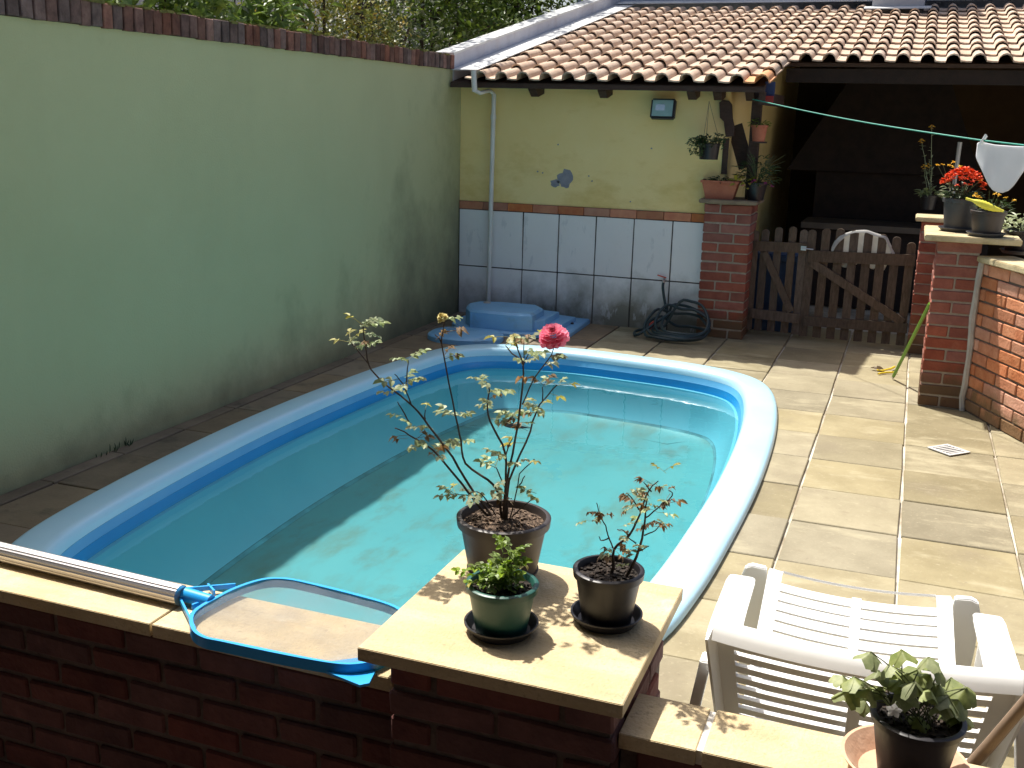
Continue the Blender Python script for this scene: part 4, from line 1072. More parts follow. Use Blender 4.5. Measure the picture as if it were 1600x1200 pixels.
b = MB(); N = len(NP); cen = sum(NP, Vector())/N
for p in NP:
    i_ = (cen-p).normalized()
    for (o_, z) in ((0, 0), (0, -.026), (.004, -.026), (.009, 0)): b.v.append(p+i_*o_+Vector((0, 0, z)))
for i in range(N):
    j = (i+1) % N
    for k in range(4): b.f.append((i*4+k, j*4+k, j*4+(k+1) % 4, i*4+(k+1) % 4))
b.build('frame', 'skimblue', sk_, smooth=True)
b = MB(); R1 = [p+(cen-p).normalized()*.006 for p in NP]; rings_ = 5
for r in range(rings_+1):
    t = r/rings_*.97
    for p in R1:
        q = p.lerp(cen, t); q.z = ZN-.004-.016*math.sin(min(1, t*1.5)*PI/2)+.003*mnoise.noise(q*25)
        b.v.append(q)
for r in range(rings_):
    for i in range(N): b.f.append((r*N+i, r*N+(i+1) % N, (r+1)*N+(i+1) % N, (r+1)*N+i))
b.f.append(tuple(rings_*N+i for i in range(N)))
b.build('net', 'net', sk_, smooth=True)
e1 = onz(279, 926, .722); e2 = onz(330, 940, .722)
MB().tube([e1, e2], [.0185, .016], 16).build('socket', 'skimblue', sk_, smooth=True)
b = MB()
for (u, v) in (((282, 938), (305, 985)), ((285, 922), (368, 915)), ((300, 948), (322, 940)), ((298, 962), (318, 955)), ((325, 915), (335, 926))):
    b.bar(onz(*u, .716), onz(*v, .716), .005, .012)
b.build('strut', 'skimblue', sk_)
lip = [onz(x, y, .703) for x, y in ((485, 1040), (520, 1056), (562, 1073), (577, 1070), (587, 1050), (588, 1030), (560, 1030))]
b = MB(); b.prism([(p.x, p.y) for p in lip], .7012, .707); b.build('lip', 'skimblue', sk_)

# ================================================================== WHITE PLASTIC CHAIRS
def chair(name, label, ox, oy, rz, group='white plastic chairs'):
    t = empty(name, (ox, oy, 0), rz); tag(t, label, 'chair', group)
    proto = MB
    def B(mb, nm, bevel=0., smooth=True):
        me = mb.mesh(nm, (0, 0, 0), smooth)
        if bevel:
            bm = bmesh.new(); bm.from_mesh(me)
            bmesh.ops.bevel(bm, geom=[e for e in bm.edges if e.calc_face_angle(0) > .7], offset=bevel, segments=2, affect='EDGES', clamp_overlap=True)
            bm.to_mesh(me); bm.free()
            for p in me.polygons: p.use_smooth = True
            try: me.set_sharp_from_angle(angle=math.radians(40))
            except Exception: pass
        return link(nm, me, 'plasticwhite', t)
    # surfaces: seat(u,v) u across -1..1, v 0 rear..1 front ; back(u,v) v 0 bottom..1 top. local: +y = front
    def seat(u, v):
        w_ = .262+.022*v
        return Vector((u*w_, -.30+1.01*v, .355+.065*v-.022*(1-u*u)+(-.03*max(0, (v-.92)/.08)**2)))
    def back(u, v):
        w_ = .27+.035*v
        return Vector((u*w_, -.37-.235*v-.04*(1-u*u)*v, .33+.45*v+.03*v*v))
    def strip(f, u0, u1, v0, v1, th, nu=10, nv=1):
        b = MB(); 
        for s in (0, 1):
            for i in range(nu+1):
                for j in range(nv+1):
                    u = u0+(u1-u0)*i/nu; v = v0+(v1-v0)*j/nv
                    p = f(u, v); du = f(u+.01, v)-p; dv = f(u, v+.01)-p; nn_ = du.cross(dv).normalized()
                    b.v.append(p-nn_*(th if s else 0))
        K = (nu+1)*(nv+1); id_ = lambda s, i, j: s*K+i*(nv+1)+j
        for i in range(nu):
            for j in range(nv):
                b.f.append((id_(0, i, j), id_(0, i+1, j), id_(0, i+1, j+1), id_(0, i, j+1)))
                b.f.append((id_(1, i, j), id_(1, i, j+1), id_(1, i+1, j+1), id_(1, i+1, j)))
            b.f.append((id_(0, i, 0), id_(1, i, 0), id_(1, i+1, 0), id_(0, i+1, 0)))
            b.f.append((id_(0, i, nv), id_(0, i+1, nv), id_(1, i+1, nv), id_(1, i, nv)))
        for j in range(nv):
            b.f.append((id_(0, 0, j), id_(0, 0, j+1), id_(1, 0, j+1), id_(1, 0, j)))
            b.f.append((id_(0, nu, j), id_(1, nu, j), id_(1, nu, j+1), id_(0, nu, j+1)))
        return b
    n = 14; e = .0065
    for i in range(n):
        v0 = .0+i*.865/n; B(strip(seat, -.84, .84, v0+e, v0+.865/n-e, .006, 14), 'seat_slat')
    B(strip(seat, -.84, .84, .965, 1.0, .006, 14, 3), 'front_lip')
    B(strip(lambda u, v: seat(u, v)-Vector((0, 0, .085)), -.84, .84, .80, .985, .006, 14, 3), 'front_skirt')
    for s in (-1, 1): B(strip(seat, s*.841, s*1.0, 0, 1.0, .007, 2, 12), 'seat_side')
    B(strip(lambda u, v: seat(u, v)+Vector((0, 0, .003)), -.05, .05, .0, .865, .012, 2, 12), 'seat_spine')
    n = 11
    for i in range(n):
        v0 = .05+i*.80/n; B(strip(lambda u, v: back(u, v), -.86, .86, v0+.016, v0+.80/n-.016, .009, 14), 'back_slat')
    B(strip(back, -.9, .9, .86, 1.0, .01, 16, 3), 'top_band')
    # rolled top edge hanging behind the back
    def roll(u, v): p = back(u, 1.0); return p+Vector((0, -.034*v, .006*math.sin(v*PI)-.026*v*v))
    B(strip(roll, -.98, .98, 0, 1., .007, 16, 5), 'top_roll')
    for s in (-1, 1):
        B(strip(back, s*.861, s*1.0, .0, 1.0, .011, 2, 12), 'back_side')
        def wing(u, v, s=s): p = back(s*1.0, v); return p+Vector((s*.008*u, -.05*u*(.4+.6*v), -.02*u))
        B(strip(wing, 0, 1, .05, 1.0, .006, 3, 10), 'back_flange')
    B(strip(lambda u, v: back(u, v)+Vector((0, -.010, -.012)), -.045, .045, .03, .86, .014, 2, 12), 'back_spine')
    for s in (-1, 1):
        # arm: broad strap from the back top corner forward, curved down to the front leg
        cv = spline([(s*.286, -.56, .745), (s*.300, -.36, .695), (s*.310, -.08, .645), (s*.312, .04, .630), (s*.314, .075, .60), (s*.316, .12, .42)], 5, False)
        b = MB()
        for i, p in enumerate(cv):
            q = cv[min(i+1, len(cv)-1)]-cv[max(i-1, 0)]; q.normalize(); sdv = Vector((1, 0, 0)); upv = sdv.cross(q).normalized()
            t_ = i/(len(cv)-1); hw = .038 if t_ < .55 else (.036 if t_ < .66 else max(.010, .030-.1*(t_-.66)))
            for (a_, c_) in ((-hw, -.004), (hw, -.004), (hw, .006), (-hw, .006)): b.v.append(p+sdv*a_+upv*c_)
        for i in range(len(cv)-1):
            for k in range(4): b.f.append((i*4+k, i*4+(k+1) % 4, (i+1)*4+(k+1) % 4, (i+1)*4+k))
        b.f += [(0, 1, 2, 3), tuple(len(b.v)-4+k for k in (3, 2, 1, 0))]
        B(b, 'arm', .003)
        # front leg: wide panel with a rounded shoulder above the seat
        b = MB(); pr_ = [(.27, 0), (.35, 0), (.366, .25), (.366, .39), (.356, .424), (.335, .434), (.288, .430), (.284, .38), (.275, .25)]
        m_ = len(pr_)
        for yy in (.60, .63):
            for (x, z) in pr_: b.v.append(Vector((s*x, yy+(.46-z)*.10, z)))
        b.f = [tuple(range(m_)), tuple(range(m_, 2*m_))]+[(i, (i+1) % m_, m_+(i+1) % m_, m_+i) for i in range(m_)]
        B(b, 'front_leg', .004)
        b = MB(); A_ = back(s*1.0, .80)+Vector((s*.02, .0, -.01)); E_ = Vector((s*.385, -.50, 0))
        mid = A_.lerp(E_, .5)+Vector((s*.012, -.02, 0))
        cv = spline([A_, mid, E_], 4, False)
        for i, p in enumerate(cv):
            w2 = .024+.008*i/len(cv)
            for (a_, c_) in ((-.012, -w2), (.012, -w2), (.012, w2), (-.012, w2)): b.v.append(p+Vector((a_, c_, 0)))
        for i in range(len(cv)-1):
            for k in range(4): b.f.append((i*4+k, i*4+(k+1) % 4, (i+1)*4+(k+1) % 4, (i+1)*4+k))
        b.f += [(0, 1, 2, 3), tuple(len(b.v)-4+k for k in (3, 2, 1, 0))]
        B(b, 'rear_leg', .003)
    return t
ch = chair('plastic_chair', 'white slatted plastic armchair turned away from the camera', -.012, 2.71, math.radians(1.5))
def copy_tree(o, parent=None):
    c = o.copy(); col.objects.link(c); c.parent = parent
    for k in list(o.children): copy_tree(k, c)
    return c
c2_ = copy_tree(ch); c2_.location = (.86, 2.78, 0); c2_.rotation_euler = (0, 0, math.radians(-4))
c2_['label'] = 'second white plastic armchair cut off by the right edge'

# brown stick leaning by the right edge
stk = MB().tube([onz(1500, 1215, .62), onz(1545, 1165, .72), onz(1660, 1030, .93)], [.012, .012, .011], 10).build('wooden_stick', 'copperdark', None, smooth=True)
tag(stk, 'brown wooden stick leaning at the lower right corner', 'stick')

# ================================================================== PUMP COVER, LID, HOSE, TAP
pf = empty('pump_cover', (-3.2, 8.9, 0)); tag(pf, 'stepped blue fibreglass pump cover in the corner by the tiles', 'pump cover')
def rpoly(pts, n=4): return [(p.x, p.y) for p in spline([Vector((x, y, 0)) for x, y in pts], n)]
def pz(l, z): return [(onz(x, y, z).x, onz(x, y, z).y) for x, y in l]
plate = pz([(706, 504), (712, 497), (730, 492), (880, 488), (922, 499), (890, 521), (800, 521), (720, 512)], .04)
MB().prism(plate, .0, .045, .012).build('base_plate', 'filter', pf, smooth=True)
blk = pz([(728, 478), (731, 473), (748, 470), (785, 471), (840, 476), (850, 481), (832, 491), (800, 490), (760, 486), (735, 484)], .20)
MB().prism(blk, .046, .20, .02).build('housing', 'filter', pf, smooth=True)
s1 = pz([(825, 492), (850, 484), (874, 487), (852, 500), (820, 501)], .135)
MB().prism(s1, .046, .135, .01).build('step', 'filter', pf, smooth=True)
s2 = pz([(845, 501), (872, 491), (900, 495), (878, 508), (842, 508)], .085)
MB().prism(s2, .046, .085, .01).build('step', 'filter', pf, smooth=True)
a = onz(761, 473, .201); MB().lathe([(0, .008), (.03, .008), (.035, 0), (.035, -.0)], (a.x, a.y, .2005), 16).build('vent_cap', 'cement', pf, smooth=True)
a = onz(893, 506, .046); MB().lathe([(0, .012), (.018, .012), (.022, 0)], (a.x, a.y, .0455), 14).build('bolt', 'blackpot', pf, smooth=True)
lid = rpoly(pz([(668, 520), (678, 513), (700, 510), (740, 511), (772, 515), (787, 521), (780, 528), (755, 531), (715, 530), (682, 526)], .05), 3)
o = MB().prism(lid, .0, .05, .012).build('round_lid', 'filter', None, smooth=True); tag(o, 'flat rounded blue fibreglass lid on the paving beside the pump cover', 'lid')

hp = []
hc = Vector((-1.80, 8.93, .02)); rs = random.Random(8)
hp = [Vector((-1.99, 9.215, .45)), Vector((-1.985, 9.17, .40)), Vector((-1.95, 9.16, .25)), Vector((-1.90, 9.13, .13))]
for k in range(5*14):
    a = 1.9-2*PI*k/14; lap = k//14; R_ = .25-.016*lap+rs.uniform(-.012, .012)
    el = [.75, .5, .1, .9, .6][lap]
    y_ = math.sin(a)*R_*.85; hp.append(hc+Vector((math.cos(a)*R_*1.12+.02*lap, y_, .012+.02*lap*(.6)+max(0, y_+.1)*el+rs.uniform(0, .006))))
hp += [hc+Vector((-.30, -.10, .012)), hc+Vector((-.36, .02, .012)), hc+Vector((-.27, .12, .03))]
ho = empty('garden_hose', hc); tag(ho, 'dark coiled garden hose on the paving below the tap', 'hose')
MB().tube(spline(hp, 3, False), .0125, 8).build('tube', 'hose', ho, smooth=True)
MB().tube([hp[-1], hp[-1]+Vector((.03, .02, .03)), hp[-1]+Vector((.045, .03, .06))], [.02, .024, .014], 10).build('nozzle', 'redplastic', ho, smooth=True)
tp = empty('tap', (-1.99, 9.25, .46)); tag(tp, 'old garden tap on the white tiles above the hose', 'tap')
MB().tube([(-1.99, 9.262, .47), (-1.99, 9.22, .47), (-1.99, 9.20, .455), (-1.99, 9.20, .43)], .012, 8).build('spout', 'steel', tp, smooth=True)
MB().bar((-2.05, 9.215, .505), (-1.97, 9.215, .485), .01, .01).build('handle', 'redplastic', tp)

# drain grate
dr = empty('drain_grate', (.36, 6.47, 0)); tag(dr, 'small pale square drain grate set askew in the paving', 'drain')
m45 = Matrix.Translation((.36, 6.47, .004)) @ Matrix.Rotation(math.radians(47), 4, 'Z')
for (a_, b_) in (((-.085, -.085, 0), (.085, -.065, .005)), ((-.085, .065, 0), (.085, .085, .005)), ((-.085, -.0648, 0), (-.065, .0648, .005)), ((.065, -.0648, 0), (.085, .0648, .005))):
    MB().box(a_, b_, m45).build('frame', 'grate', dr)
for k in range(5): MB().box((-.0648, -.055+k*.025, .0005), (.0648, -.043+k*.025, .0045), m45).build('slat', 'grate', dr)
MB().box((-.064, -.064, -.003), (.064, .064, -.0005), m45).build('pit', 'blackpot', dr)

# green broom stick leaning on the front pier
a = onz(1395, 590, .012); b_ = Vector((.168, 7.62, ony(1444, 487, 7.62).z))
gs = empty('green_broom', a); tag(gs, 'green broom handle leaning against the front brick pier', 'broom')
dn = (b_-a).normalized(); MB().tube([a+dn*.02, b_+dn*.1], .012, 10).build('handle', 'greenstick', gs, smooth=True)
MB().tube([a, a+dn*.05], .0105, 10).build('tip', 'steel', gs, smooth=True)
yt = empty('yellow_hook', onz(1380, 580, .0)); tag(yt, 'small broken yellow plastic hook lying on the paving', 'hook')
MB().tube([onz(1370, 578, .010), onz(1378, 579, .010), onz(1392, 576, .022), onz(1398, 573, .022)], .008, 6).build('arm', 'yellowplastic', yt, smooth=True)
MB().tube([onz(1372, 584, .010), onz(1384, 582, .010), onz(1402, 582, .012)], .007, 6).build('arm', 'yellowplastic', yt, smooth=True)
lf = MB(); q = onz(1369, 577, .012); leaflet(lf, q, Vector((1, .3, .4)), Vector((0, 0, 1)), .06, .05, .4, .4); leaflet(lf, q, Vector((-.8, .5, .3)), Vector((0, 0, 1)), .05, .04, .3, .3)
tag(lf.build('fallen_leaf', 'leafbrown'), 'curled dry leaf on the paving near the green handle', 'leaf')

# ================================================================== PLANTS ON THE LEFT PIER AND HANGING
def tuft(parent, c, n, R, hgt, m, L=.03, W=.015, name='foliage', droop=.3, seed=1, stems=True, squash=1.):
    rs = random.Random(seed); b = MB(); sb_ = MB(); c = Vector(c)
    for k in range(n):
        a = rs.uniform(0, 2*PI); r = R*math.sqrt(rs.random()); z = hgt*rs.random()**.8*(1.1-.6*r/R)
        p = c+Vector((r*math.cos(a), r*math.sin(a)*squash, z))
        d = Vector((math.cos(a)+rs.uniform(-.6, .6), math.sin(a)+rs.uniform(-.6, .6), rs.uniform(-droop, .8)))
        leaflet(b, p, d, Vector((rs.uniform(-.3, .3), rs.uniform(-.3, .3), 1)), L*rs.uniform(.7, 1.3), W*rs.uniform(.7, 1.3), .2, .25)
        if stems and k % 4 == 0: sb_.tube([c+Vector((rs.uniform(-.01, .01), rs.uniform(-.01, .01), 0)), c.lerp(p, .5)+Vector((0, 0, .01)), p], .0018, 4)
    if stems and sb_.v: sb_.build('stems', 'stemgreen', parent)
    return b.build(name, m, parent)
def blooms(parent, pts, r, m, name='flowers'):
    b = MB(); rs = random.Random(len(pts))
    for p in pts:
        for k in range(9):
            a = 2*PI*k/9+rs.uniform(-.3, .3); t = rs.uniform(-.2, .9)
            leaflet(b, Vector(p), Vector((math.cos(a)*math.cos(t), math.sin(a)*math.cos(t), math.sin(t))), Vector((0, 0, 1)), r*rs.uniform(.8, 1.2), r*.8, .1, .2)
    return b.build(name, m, parent)

PZ = 1.2005
pl = empty('planter_box', ony(1125, 310, 9.22)); pl.location.z = PZ; tag(pl, 'terracotta coloured rectangular planter on the left gate pier', 'planter')
c = Vector(pl.location); b = MB()
L1, L2, D1, D2, hh = .115, .150, .06, .075, .155
for (l_, d2, z) in ((L1, D1, 0), (L2, D2, hh-.02), (L2+.012, D2+.012, hh-.02), (L2+.012, D2+.012, hh), (L2-.008, D2-.008, hh), (L2-.012, D2-.012, hh-.03)):
    b.v += [c+Vector((sx*l_, sy*d2, z)) for sx, sy in ((-1, -1), (1, -1), (1, 1), (-1, 1))]
for r in range(5):
    for k in range(4): b.f.append((r*4+k, r*4+(k+1) % 4, (r+1)*4+(k+1) % 4, (r+1)*4+k))
b.f += [(0, 1, 2, 3), (20, 21, 22, 23)]
b.build('box', 'terracotta', pl)
tuft(pl, c+Vector((0, 0, hh-.03)), 70, .12, .07, 'leafdark', .04, .02, seed=2, squash=.5)
pb_ = empty('flower_pot', ony(1180, 312, 9.26)); pb_.location.z = PZ; tag(pb_, 'dark pot of straggly foliage with magenta flowers on the left gate pier', 'plant')
c = Vector(pb_.location); pot(pb_, c, .095, .065, .15, 'blackpot', 'soildark')
tuft(pb_, c+Vector((0, 0, .13)), 170, .17, .26, 'leafdark', .06, .018, seed=3)
tuft(pb_, c+Vector((-.09, -.06, .10)), 30, .10, .13, 'leafyellow', .05, .035, name='yellowing_foliage', seed=5, stems=False)
blooms(pb_, [ony(1176, 285, 9.15), ony(1179, 283, 9.16), ony(1160, 290, 9.15), ony(1206, 291, 9.2), ony(1196, 287, 9.15)], .022, 'pinkbloom')
b = MB()
for k in range(14):
    a = random.uniform(0, 2*PI); s = c+Vector((0, 0, .14)); e = s+Vector((math.cos(a)*.16+.06, math.sin(a)*.1, random.uniform(.12, .3)))
    b.tube([s, s.lerp(e, .5)+Vector((0, 0, .05)), e], [.003, .0025, .001], 4)
b.build('stems', 'stemgreen', pb_)

hb = empty('hanging_basket', ony(1107, 249, 9.02)); tag(hb, 'black hanging basket with trailing succulent under the eave', 'plant')
c = Vector(hb.location); pot(hb, c, .088, .075, .13, 'blackpot', 'soildark')
tp_ = ony(1108, 158, 9.02)
b = MB()
for a in (0, 2.1, 4.2): b.tube([c+Vector((.088*math.cos(a), .088*math.sin(a), .13)), tp_], .0025, 4)
b.build('hanger', 'string', hb)
tuft(hb, c+Vector((0, 0, .12)), 120, .15, .10, 'leafdark', .035, .024, seed=6)
b = MB(); rs = random.Random(4)
for k in range(16):
    a = rs.uniform(2.2, 4.4) if k < 11 else rs.uniform(0, 6.28); R_ = rs.uniform(.09, .19); s = c+Vector((math.cos(a)*.06, math.sin(a)*.06, .14)); e = c+Vector((math.cos(a)*R_, math.sin(a)*R_*.8, rs.uniform(.0, .13)))
    sp = spline([s, s.lerp(e, .6)+Vector((0, 0, .04)), e], 4, False); b.tube(sp, .0025, 4)
    for p in sp[1:]:
        for q in range(2): leaflet(b, p, Vector((rs.uniform(-1, 1), rs.uniform(-1, 1), rs.uniform(-.3, .6))), Vector((0, 0, 1)), .032, .024, .15, .2)
b.build('trailing_shoots', 'leafdark', hb)

wp = empty('wall_pot', ony(1185, 221, 9.30)); tag(wp, 'small reddish pot with a green plant fixed to the dark post', 'plant')
c = Vector(wp.location); pot(wp, c, .068, .05, .135, 'terracotta', 'soildark')
tuft(wp, c+Vector((0, 0, .12)), 60, .08, .07, 'leafgreen', .035, .012, seed=7)
MB().box(c+Vector((-.06, -.05, -.014)), c+Vector((.06, .10, -.002))).build('bracket', 'darkwood', wp)

# rustic wooden ornament and slanting board at the wall's corner
orn = empty('wooden_ornament', ony(1133, 215, 9.22)); tag(orn, 'dark carved wooden ornament hung on the corner of the yellow wall', 'ornament')
b = MB(); pl_ = [(1124, 160), (1130, 156), (1138, 157), (1143, 163), (1144, 185), (1147, 200), (1146, 213), (1134, 214), (1131, 190), (1125, 184)]
P_ = [ony(x, y, 9.22) for x, y in pl_]; n = len(P_)
b.v = [Vector((p.x, 9.215, p.z)) for p in P_]+[Vector((p.x, 9.262, p.z)) for p in P_]
b.f = [tuple(range(n)), tuple(reversed(range(n, 2*n)))]+[(i, n+i, n+(i+1) % n, (i+1) % n) for i in range(n)]
b.build('carving', 'darkwood', orn)
bo = MB().bar(ony(1148, 196, 9.5), ony(1166, 262, 9.5), .02, .13, (1, 0, .2)).build('slanting_board', 'darkwood'); tag(bo, 'dark board leaning slantwise behind the left gate pier plants', 'board')
ba = MB().box((ony(1128, 250, 9.26).x, 9.257, ony(1128, 272, 9.26).z), (ony(1137, 250, 9.26).x, 9.268, ony(1128, 216, 9.26).z)).build('dark_batten', 'darkwood'); tag(ba, 'narrow dark batten on the corner of the yellow wall', 'batten')
hg = empty('hanging_cloth', ony(1202, 148, 9.1)); tag(hg, 'blue and red cloth hanging under the roof corner', 'cloth')
b = MB().box(ony(1194, 150, 9.12), ony(1212, 128, 9.16)); b.build('blue_cloth', 'navy', hg)
b = MB().box(ony(1190, 160, 9.10), ony(1209, 150, 9.119)); b.build('red_cloth', 'maroon', hg)

# ================================================================== CLOTHESLINE
la = ony(1176, 155, 9.05); lb = ony(1532, 219, 6.9); lc = ony(1680, 236, 6.1)
lp = [la.lerp(lb, t)+Vector((0, 0, -.02*math.sin(PI*t))) for t in [i/10 for i in range(11)]]+[lb.lerp(lc, t) for t in (.33, .66, 1)]
o = MB().tube(lp, .0045, 6).build('clothesline', 'line', None, smooth=True); tag(o, 'thin green clothesline stretched across the covered corner', 'clothesline')
Yc = 6.85
tops = [(1527, 221), (1540, 222), (1555, 226), (1570, 226), (1585, 228), (1600, 228), (1612, 230)]
bots = [(1524, 246), (1537, 272), (1545, 293), (1557, 303), (1577, 302), (1592, 280), (1614, 246)]
grid = []
for (t, b0) in zip(tops, bots):
    row = []
    for k in range(7):
        f = k/6; px = t[0]+(b0[0]-t[0])*f; py = t[1]+(b0[1]-t[1])*f
        Y_ = Yc+.03*math.sin(px*.19+f*2)*f-(px-1560)*.0035
        row.append(ony(px, py, Y_))
    grid.append(row)
o = cloth_sheet('underwear', 'cloth', grid, .003); tag(o, 'white cotton briefs pegged on the clothesline', 'clothing')
pg = empty('clothes_peg', ony(1537, 222, 6.87)); tag(pg, 'white clothes peg holding the briefs on the line', 'peg')
MB().bar(ony(1530, 226, 6.86), ony(1541, 210, 6.86), .012, .012).build('jaw', 'plasticwhite', pg)
MB().bar(ony(1533, 226, 6.885), ony(1542, 212, 6.885), .012, .012).build('jaw', 'plasticwhite', pg)

# ================================================================== POTS ON THE RIGHT PIERS
def pot_at(name, label, px, py, z, rt, rb, h, m, sau=None):
    q = onz(px, py, z); e = empty(name, (q.x, q.y, z+(.005 if sau else .0))); tag(e, label, 'plant')
    if sau: saucer(sau, Vector((q.x, q.y, z)), rb*1.42, .022, 'greypot')
    pot(e, Vector(e.location), rt, rb, h, m, 'soildark'); return e
zr = 1.1365; zf = 1.166
e = pot_at('flower_pot', 'small black pot with tall yellow flowering stalks on the rear pier', 1449, 327, zr, .074, .055, .125, 'blackpot')
c = Vector(e.location); tuft(e, c+Vector((0, 0, .11)), 34, .09, .07, 'leafrose', .07, .035, seed=11)
b = MB(); fb = MB(); rs = random.Random(2)
for (tx, ty, dx) in ((1456, 195, 0), (1440, 216, 0), (1444, 258, 0), (1452, 250, 0)):
    t = ony(tx, ty, c.y); s = c+Vector((rs.uniform(-.02, .02), 0, .11)); sp = wander(s, t, 6, .006); b.tube(sp, [.004-.0004*i for i in range(7)], 5)
    for p in sp[1:-1]:
        for q in range(3): leaflet(b, p+Vector((0, 0, rs.uniform(-.03, .03))), Vector((rs.uniform(-1, 1), rs.uniform(-1, 1), .4)), Vector((0, 0, 1)), .035, .014, .1, .3)
b.build('stalk', 'leafrose', e)
blooms(e, [ony(tx+dx, ty+dy, c.y+rs.uniform(-.02, .02)) for (tx, ty) in ((1456, 196), (1440, 218), (1444, 258), (1451, 257)) for dx, dy in ((0, 0), (-3, 3), (3, 2), (0, 5))], .016, 'yellowbloom')
e = pot_at('flower_pot', 'charcoal pot with a dome of red orange flowers on the front pier', 1496, 361, zf, .112, .088, .215, 'greypot', 'charcoal saucer under the red flowers on the front pier')
c = Vector(e.location)
tuft(e, c+Vector((0, 0, .20)), 90, .11, .10, 'leafdark', .05, .025, seed=12)
dome = ony(1505, 281, c.y); rs = random.Random(9); pts = []
for k in range(130):
    a = rs.uniform(0, 2*PI); u = rs.random()**.6; pts.append(dome+Vector((math.cos(a)*.135*u, math.sin(a)*.11*u, -.055+.12*math.sqrt(max(0, 1-u*u))+rs.uniform(-.012, .012))))
blooms(e, pts, .021, 'redbloom')
b = MB()
for k in range(12): a = rs.uniform(0, 6.28); b.tube([c+Vector((0, 0, .19)), dome+Vector((math.cos(a)*.07, math.sin(a)*.07, -.03))], .003, 5)
b.build('stems', 'stemgreen', e)
blooms(e, [ony(x, y, c.y+.12) for x, y in ((1465, 258), (1473, 257), (1490, 254), (1489, 261), (1500, 260), (1532, 282), (1483, 259))], .018, 'yellowbloom', 'back_flowers')
b = MB()
for (x, y) in ((1465, 258), (1473, 257), (1490, 254), (1532, 282)): b.tube([c+Vector((-.03, .09, .19)), ony(x, y, c.y+.12)], .0025, 4)
b.build('back_stems', 'stemgreen', e)
tuft(e, c+Vector((-.07, .05, .21)), 40, .06, .12, 'leafrose', .04, .015, name='pale_foliage', seed=19)
e = pot_at('flower_pot', 'dark pot with small yellow flowers and a yellow plastic piece across its rim', 1540, 369, zf, .106, .084, .16, 'brownpot', 'dark saucer under the pot with the yellow plastic piece')
c = Vector(e.location); tuft(e, c+Vector((.03, 0, .15)), 50, .10, .09, 'leafdark', .05, .012, seed=13)
blooms(e, [ony(x, y, c.y+rs.uniform(-.05, .05)) for x, y in ((1525, 303), (1528, 307), (1522, 306), (1531, 309), (1555, 303), (1561, 305), (1585, 314), (1572, 309))], .017, 'yellowbloom')
b = MB()
for (x, y) in ((1555, 303), (1561, 305), (1585, 314), (1572, 309), (1546, 298)): b.tube([c+Vector((0, 0, .14)), ony(x, y, c.y)], .002, 4)
b.build('stems', 'stemgreen', e)
yp = MB(); pts = [ony(1509, 310, c.y-.10), ony(1522, 314, c.y-.11), ony(1535, 319, c.y-.11), ony(1550, 325, c.y-.11), ony(1568, 330, c.y-.10)]
sp = spline(pts, 6, False); yp.tube(sp, [.008+.018*math.sin(PI*min(1, max(0, (i/(len(sp)-1)-.2)/.75)))*(1.0 if i % 2 else .82) for i in range(len(sp))], 10)
tag(yp.build('yellow_ribbed_piece', 'lemonplastic', None, smooth=True), 'ribbed lemon yellow plastic piece lying across the pot rims', 'plastic piece')
e = pot_at('flower_pot', 'black pot with low green leaves on the diagonal wall cap', 1590, 396, 1.0405, .10, .08, .15, 'blackpot', 'black saucer on the cap of the diagonal wall')
c = Vector(e.location); tuft(e, c+Vector((0, 0, .14)), 60, .12, .12, 'leafrose', .07, .025, seed=14)

# small weeds at the foot of the green wall
wd = MB(); rs = random.Random(3); q = onz(148, 702, 0)
for k in range(14): leaflet(wd, Vector((-3.975+rs.uniform(0, .03), q.y+rs.uniform(-.12, .15), 0)), Vector((rs.uniform(-.3, .6), rs.uniform(-.6, .6), 1)), Vector((1, 0, 0)), rs.uniform(.02, .06), .012, .1, .2)
tag(wd.build('weed', 'leafdark'), 'small weed sprouting at the foot of the green wall', 'plant')

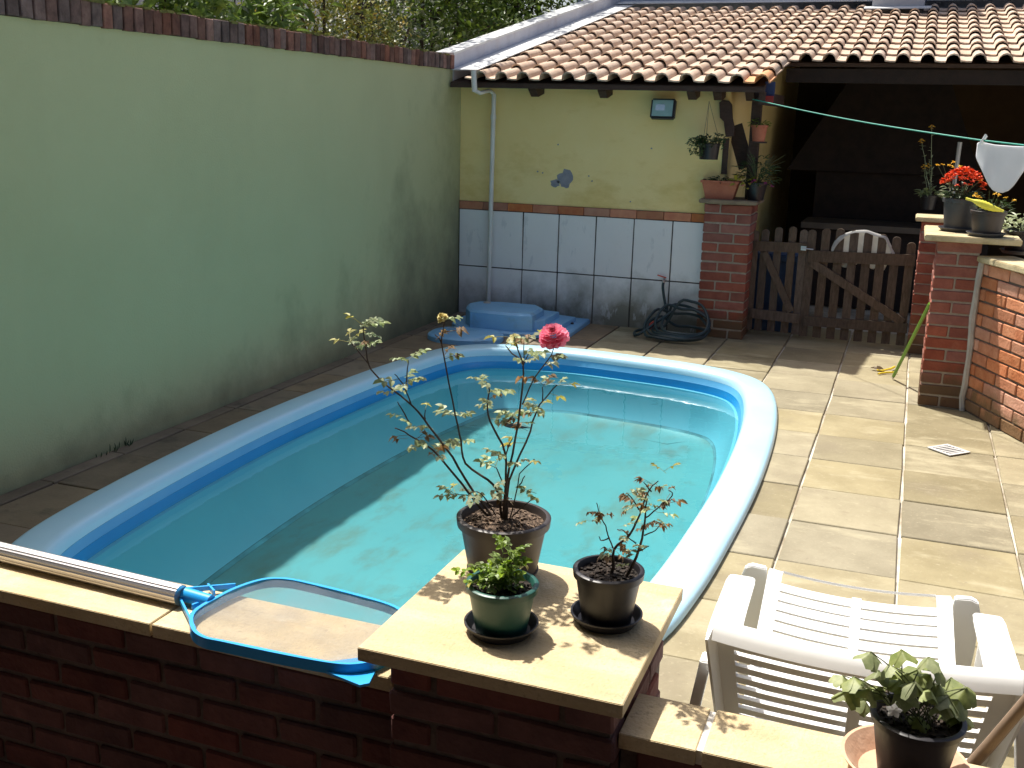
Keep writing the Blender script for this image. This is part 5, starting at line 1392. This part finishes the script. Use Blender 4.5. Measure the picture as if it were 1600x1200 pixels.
# ================================================================== TREES AND HOUSE BEHIND THE WALL
def tree(name, label, x, y, z0, H_, R_, m, n, L, W, seed, trunk=.05, groupn='trees behind the green wall', nbr=9, zc=None):
    rs = random.Random(seed); t = empty(name, (x, y, 0)); tag(t, label, 'tree', groupn)
    b = MB(); base = Vector((x, y, 0)); topp = Vector((x+rs.uniform(-.2, .2), y+rs.uniform(-.2, .2), H_*.8))
    sp = wander(base, topp, 6, .06); b.tube(sp, [trunk*(1-.12*i) for i in range(7)], 8)
    clumps = []
    for k in range(nbr):
        s = sp[2+k % 4]; a = rs.uniform(0, 2*PI); e = Vector((x+math.cos(a)*R_*rs.uniform(.3, .9), y+math.sin(a)*R_*rs.uniform(.3, .9), z0+(H_-z0)*rs.uniform(.15, .95)))
        br = wander(s, e, 4, .05); b.tube(br, [trunk*.55*(1-.2*i) for i in range(5)], 6)
        clumps.append(e); clumps.append(br[3])
    b.build('trunk', 'stem', t, smooth=True)
    for k in range(nbr*2): a = rs.uniform(0, 2*PI); u = math.sqrt(rs.random()); clumps.append(Vector((x+math.cos(a)*R_*u, y+math.sin(a)*R_*u, z0+(H_-z0)*rs.random())))
    c = MB()
    for k in range(n):
        q = rs.choice(clumps); s = R_*.28
        p = q+Vector((rs.gauss(0, s), rs.gauss(0, s), rs.gauss(0, s*.8)))
        if p.x > -4.25: p.x = -4.25-(p.x+4.25)*.5
        d = Vector((rs.uniform(-1, 1), rs.uniform(-1, 1), rs.uniform(-.7, .6)))
        leaflet(c, p, d, Vector((rs.uniform(-.6, .6), rs.uniform(-.6, .6), 1)), L*rs.uniform(.6, 1.3), W*rs.uniform(.6, 1.3), .15, .25)
    c.build('crown', m, t)
    return t
tree('shrub', 'glossy broad leaved shrub showing above the left part of the green wall', -4.75, 6.0, 2.0, 3.0, .55, 'tree1', 1500, .11, .06, 1)
tree('shrub', 'bright green broad leaved shrub above the middle of the green wall', -4.7, 7.05, 2.0, 2.75, .45, 'tree1', 900, .12, .065, 2)
tree('shrub', 'small leaved shrub with orange tinted leaves above the green wall', -4.85, 8.3, 2.0, 3.2, .65, 'tree2', 6500, .05, .03, 3)
tree('tree', 'grey green tree with dark branching trunk left of the sloping parapet', -5.2, 9.9, 2.0, 4.0, .75, 'tree3', 2600, .085, .045, 4, .08)
tree('tree', 'dense dark green tree behind the sloping parapet', -5.65, 12.0, 2.2, 4.4, 1.1, 'tree4', 5200, .10, .055, 5, .07)
tree('tree', 'deep green tree farthest behind the parapet near the blue grey wall', -5.9, 14.4, 2.4, 4.8, 1.2, 'tree4', 5000, .10, .055, 6, .07)
tree('shrub', 'tall dark shrub close behind the upper end of the sloping parapet', -5.05, 13.4, 2.6, 4.7, .6, 'tree4', 3600, .10, .055, 9, .05)
nh = empty('neighbour_house', (-9.5, 9, 0)); tag(nh, 'plain grey rendered house wall far behind the shrubs', 'building')
MB().box((-9.8, 3, 0), (-9.5, 22, 7)).build('wall_face', 'greyhouse', nh)
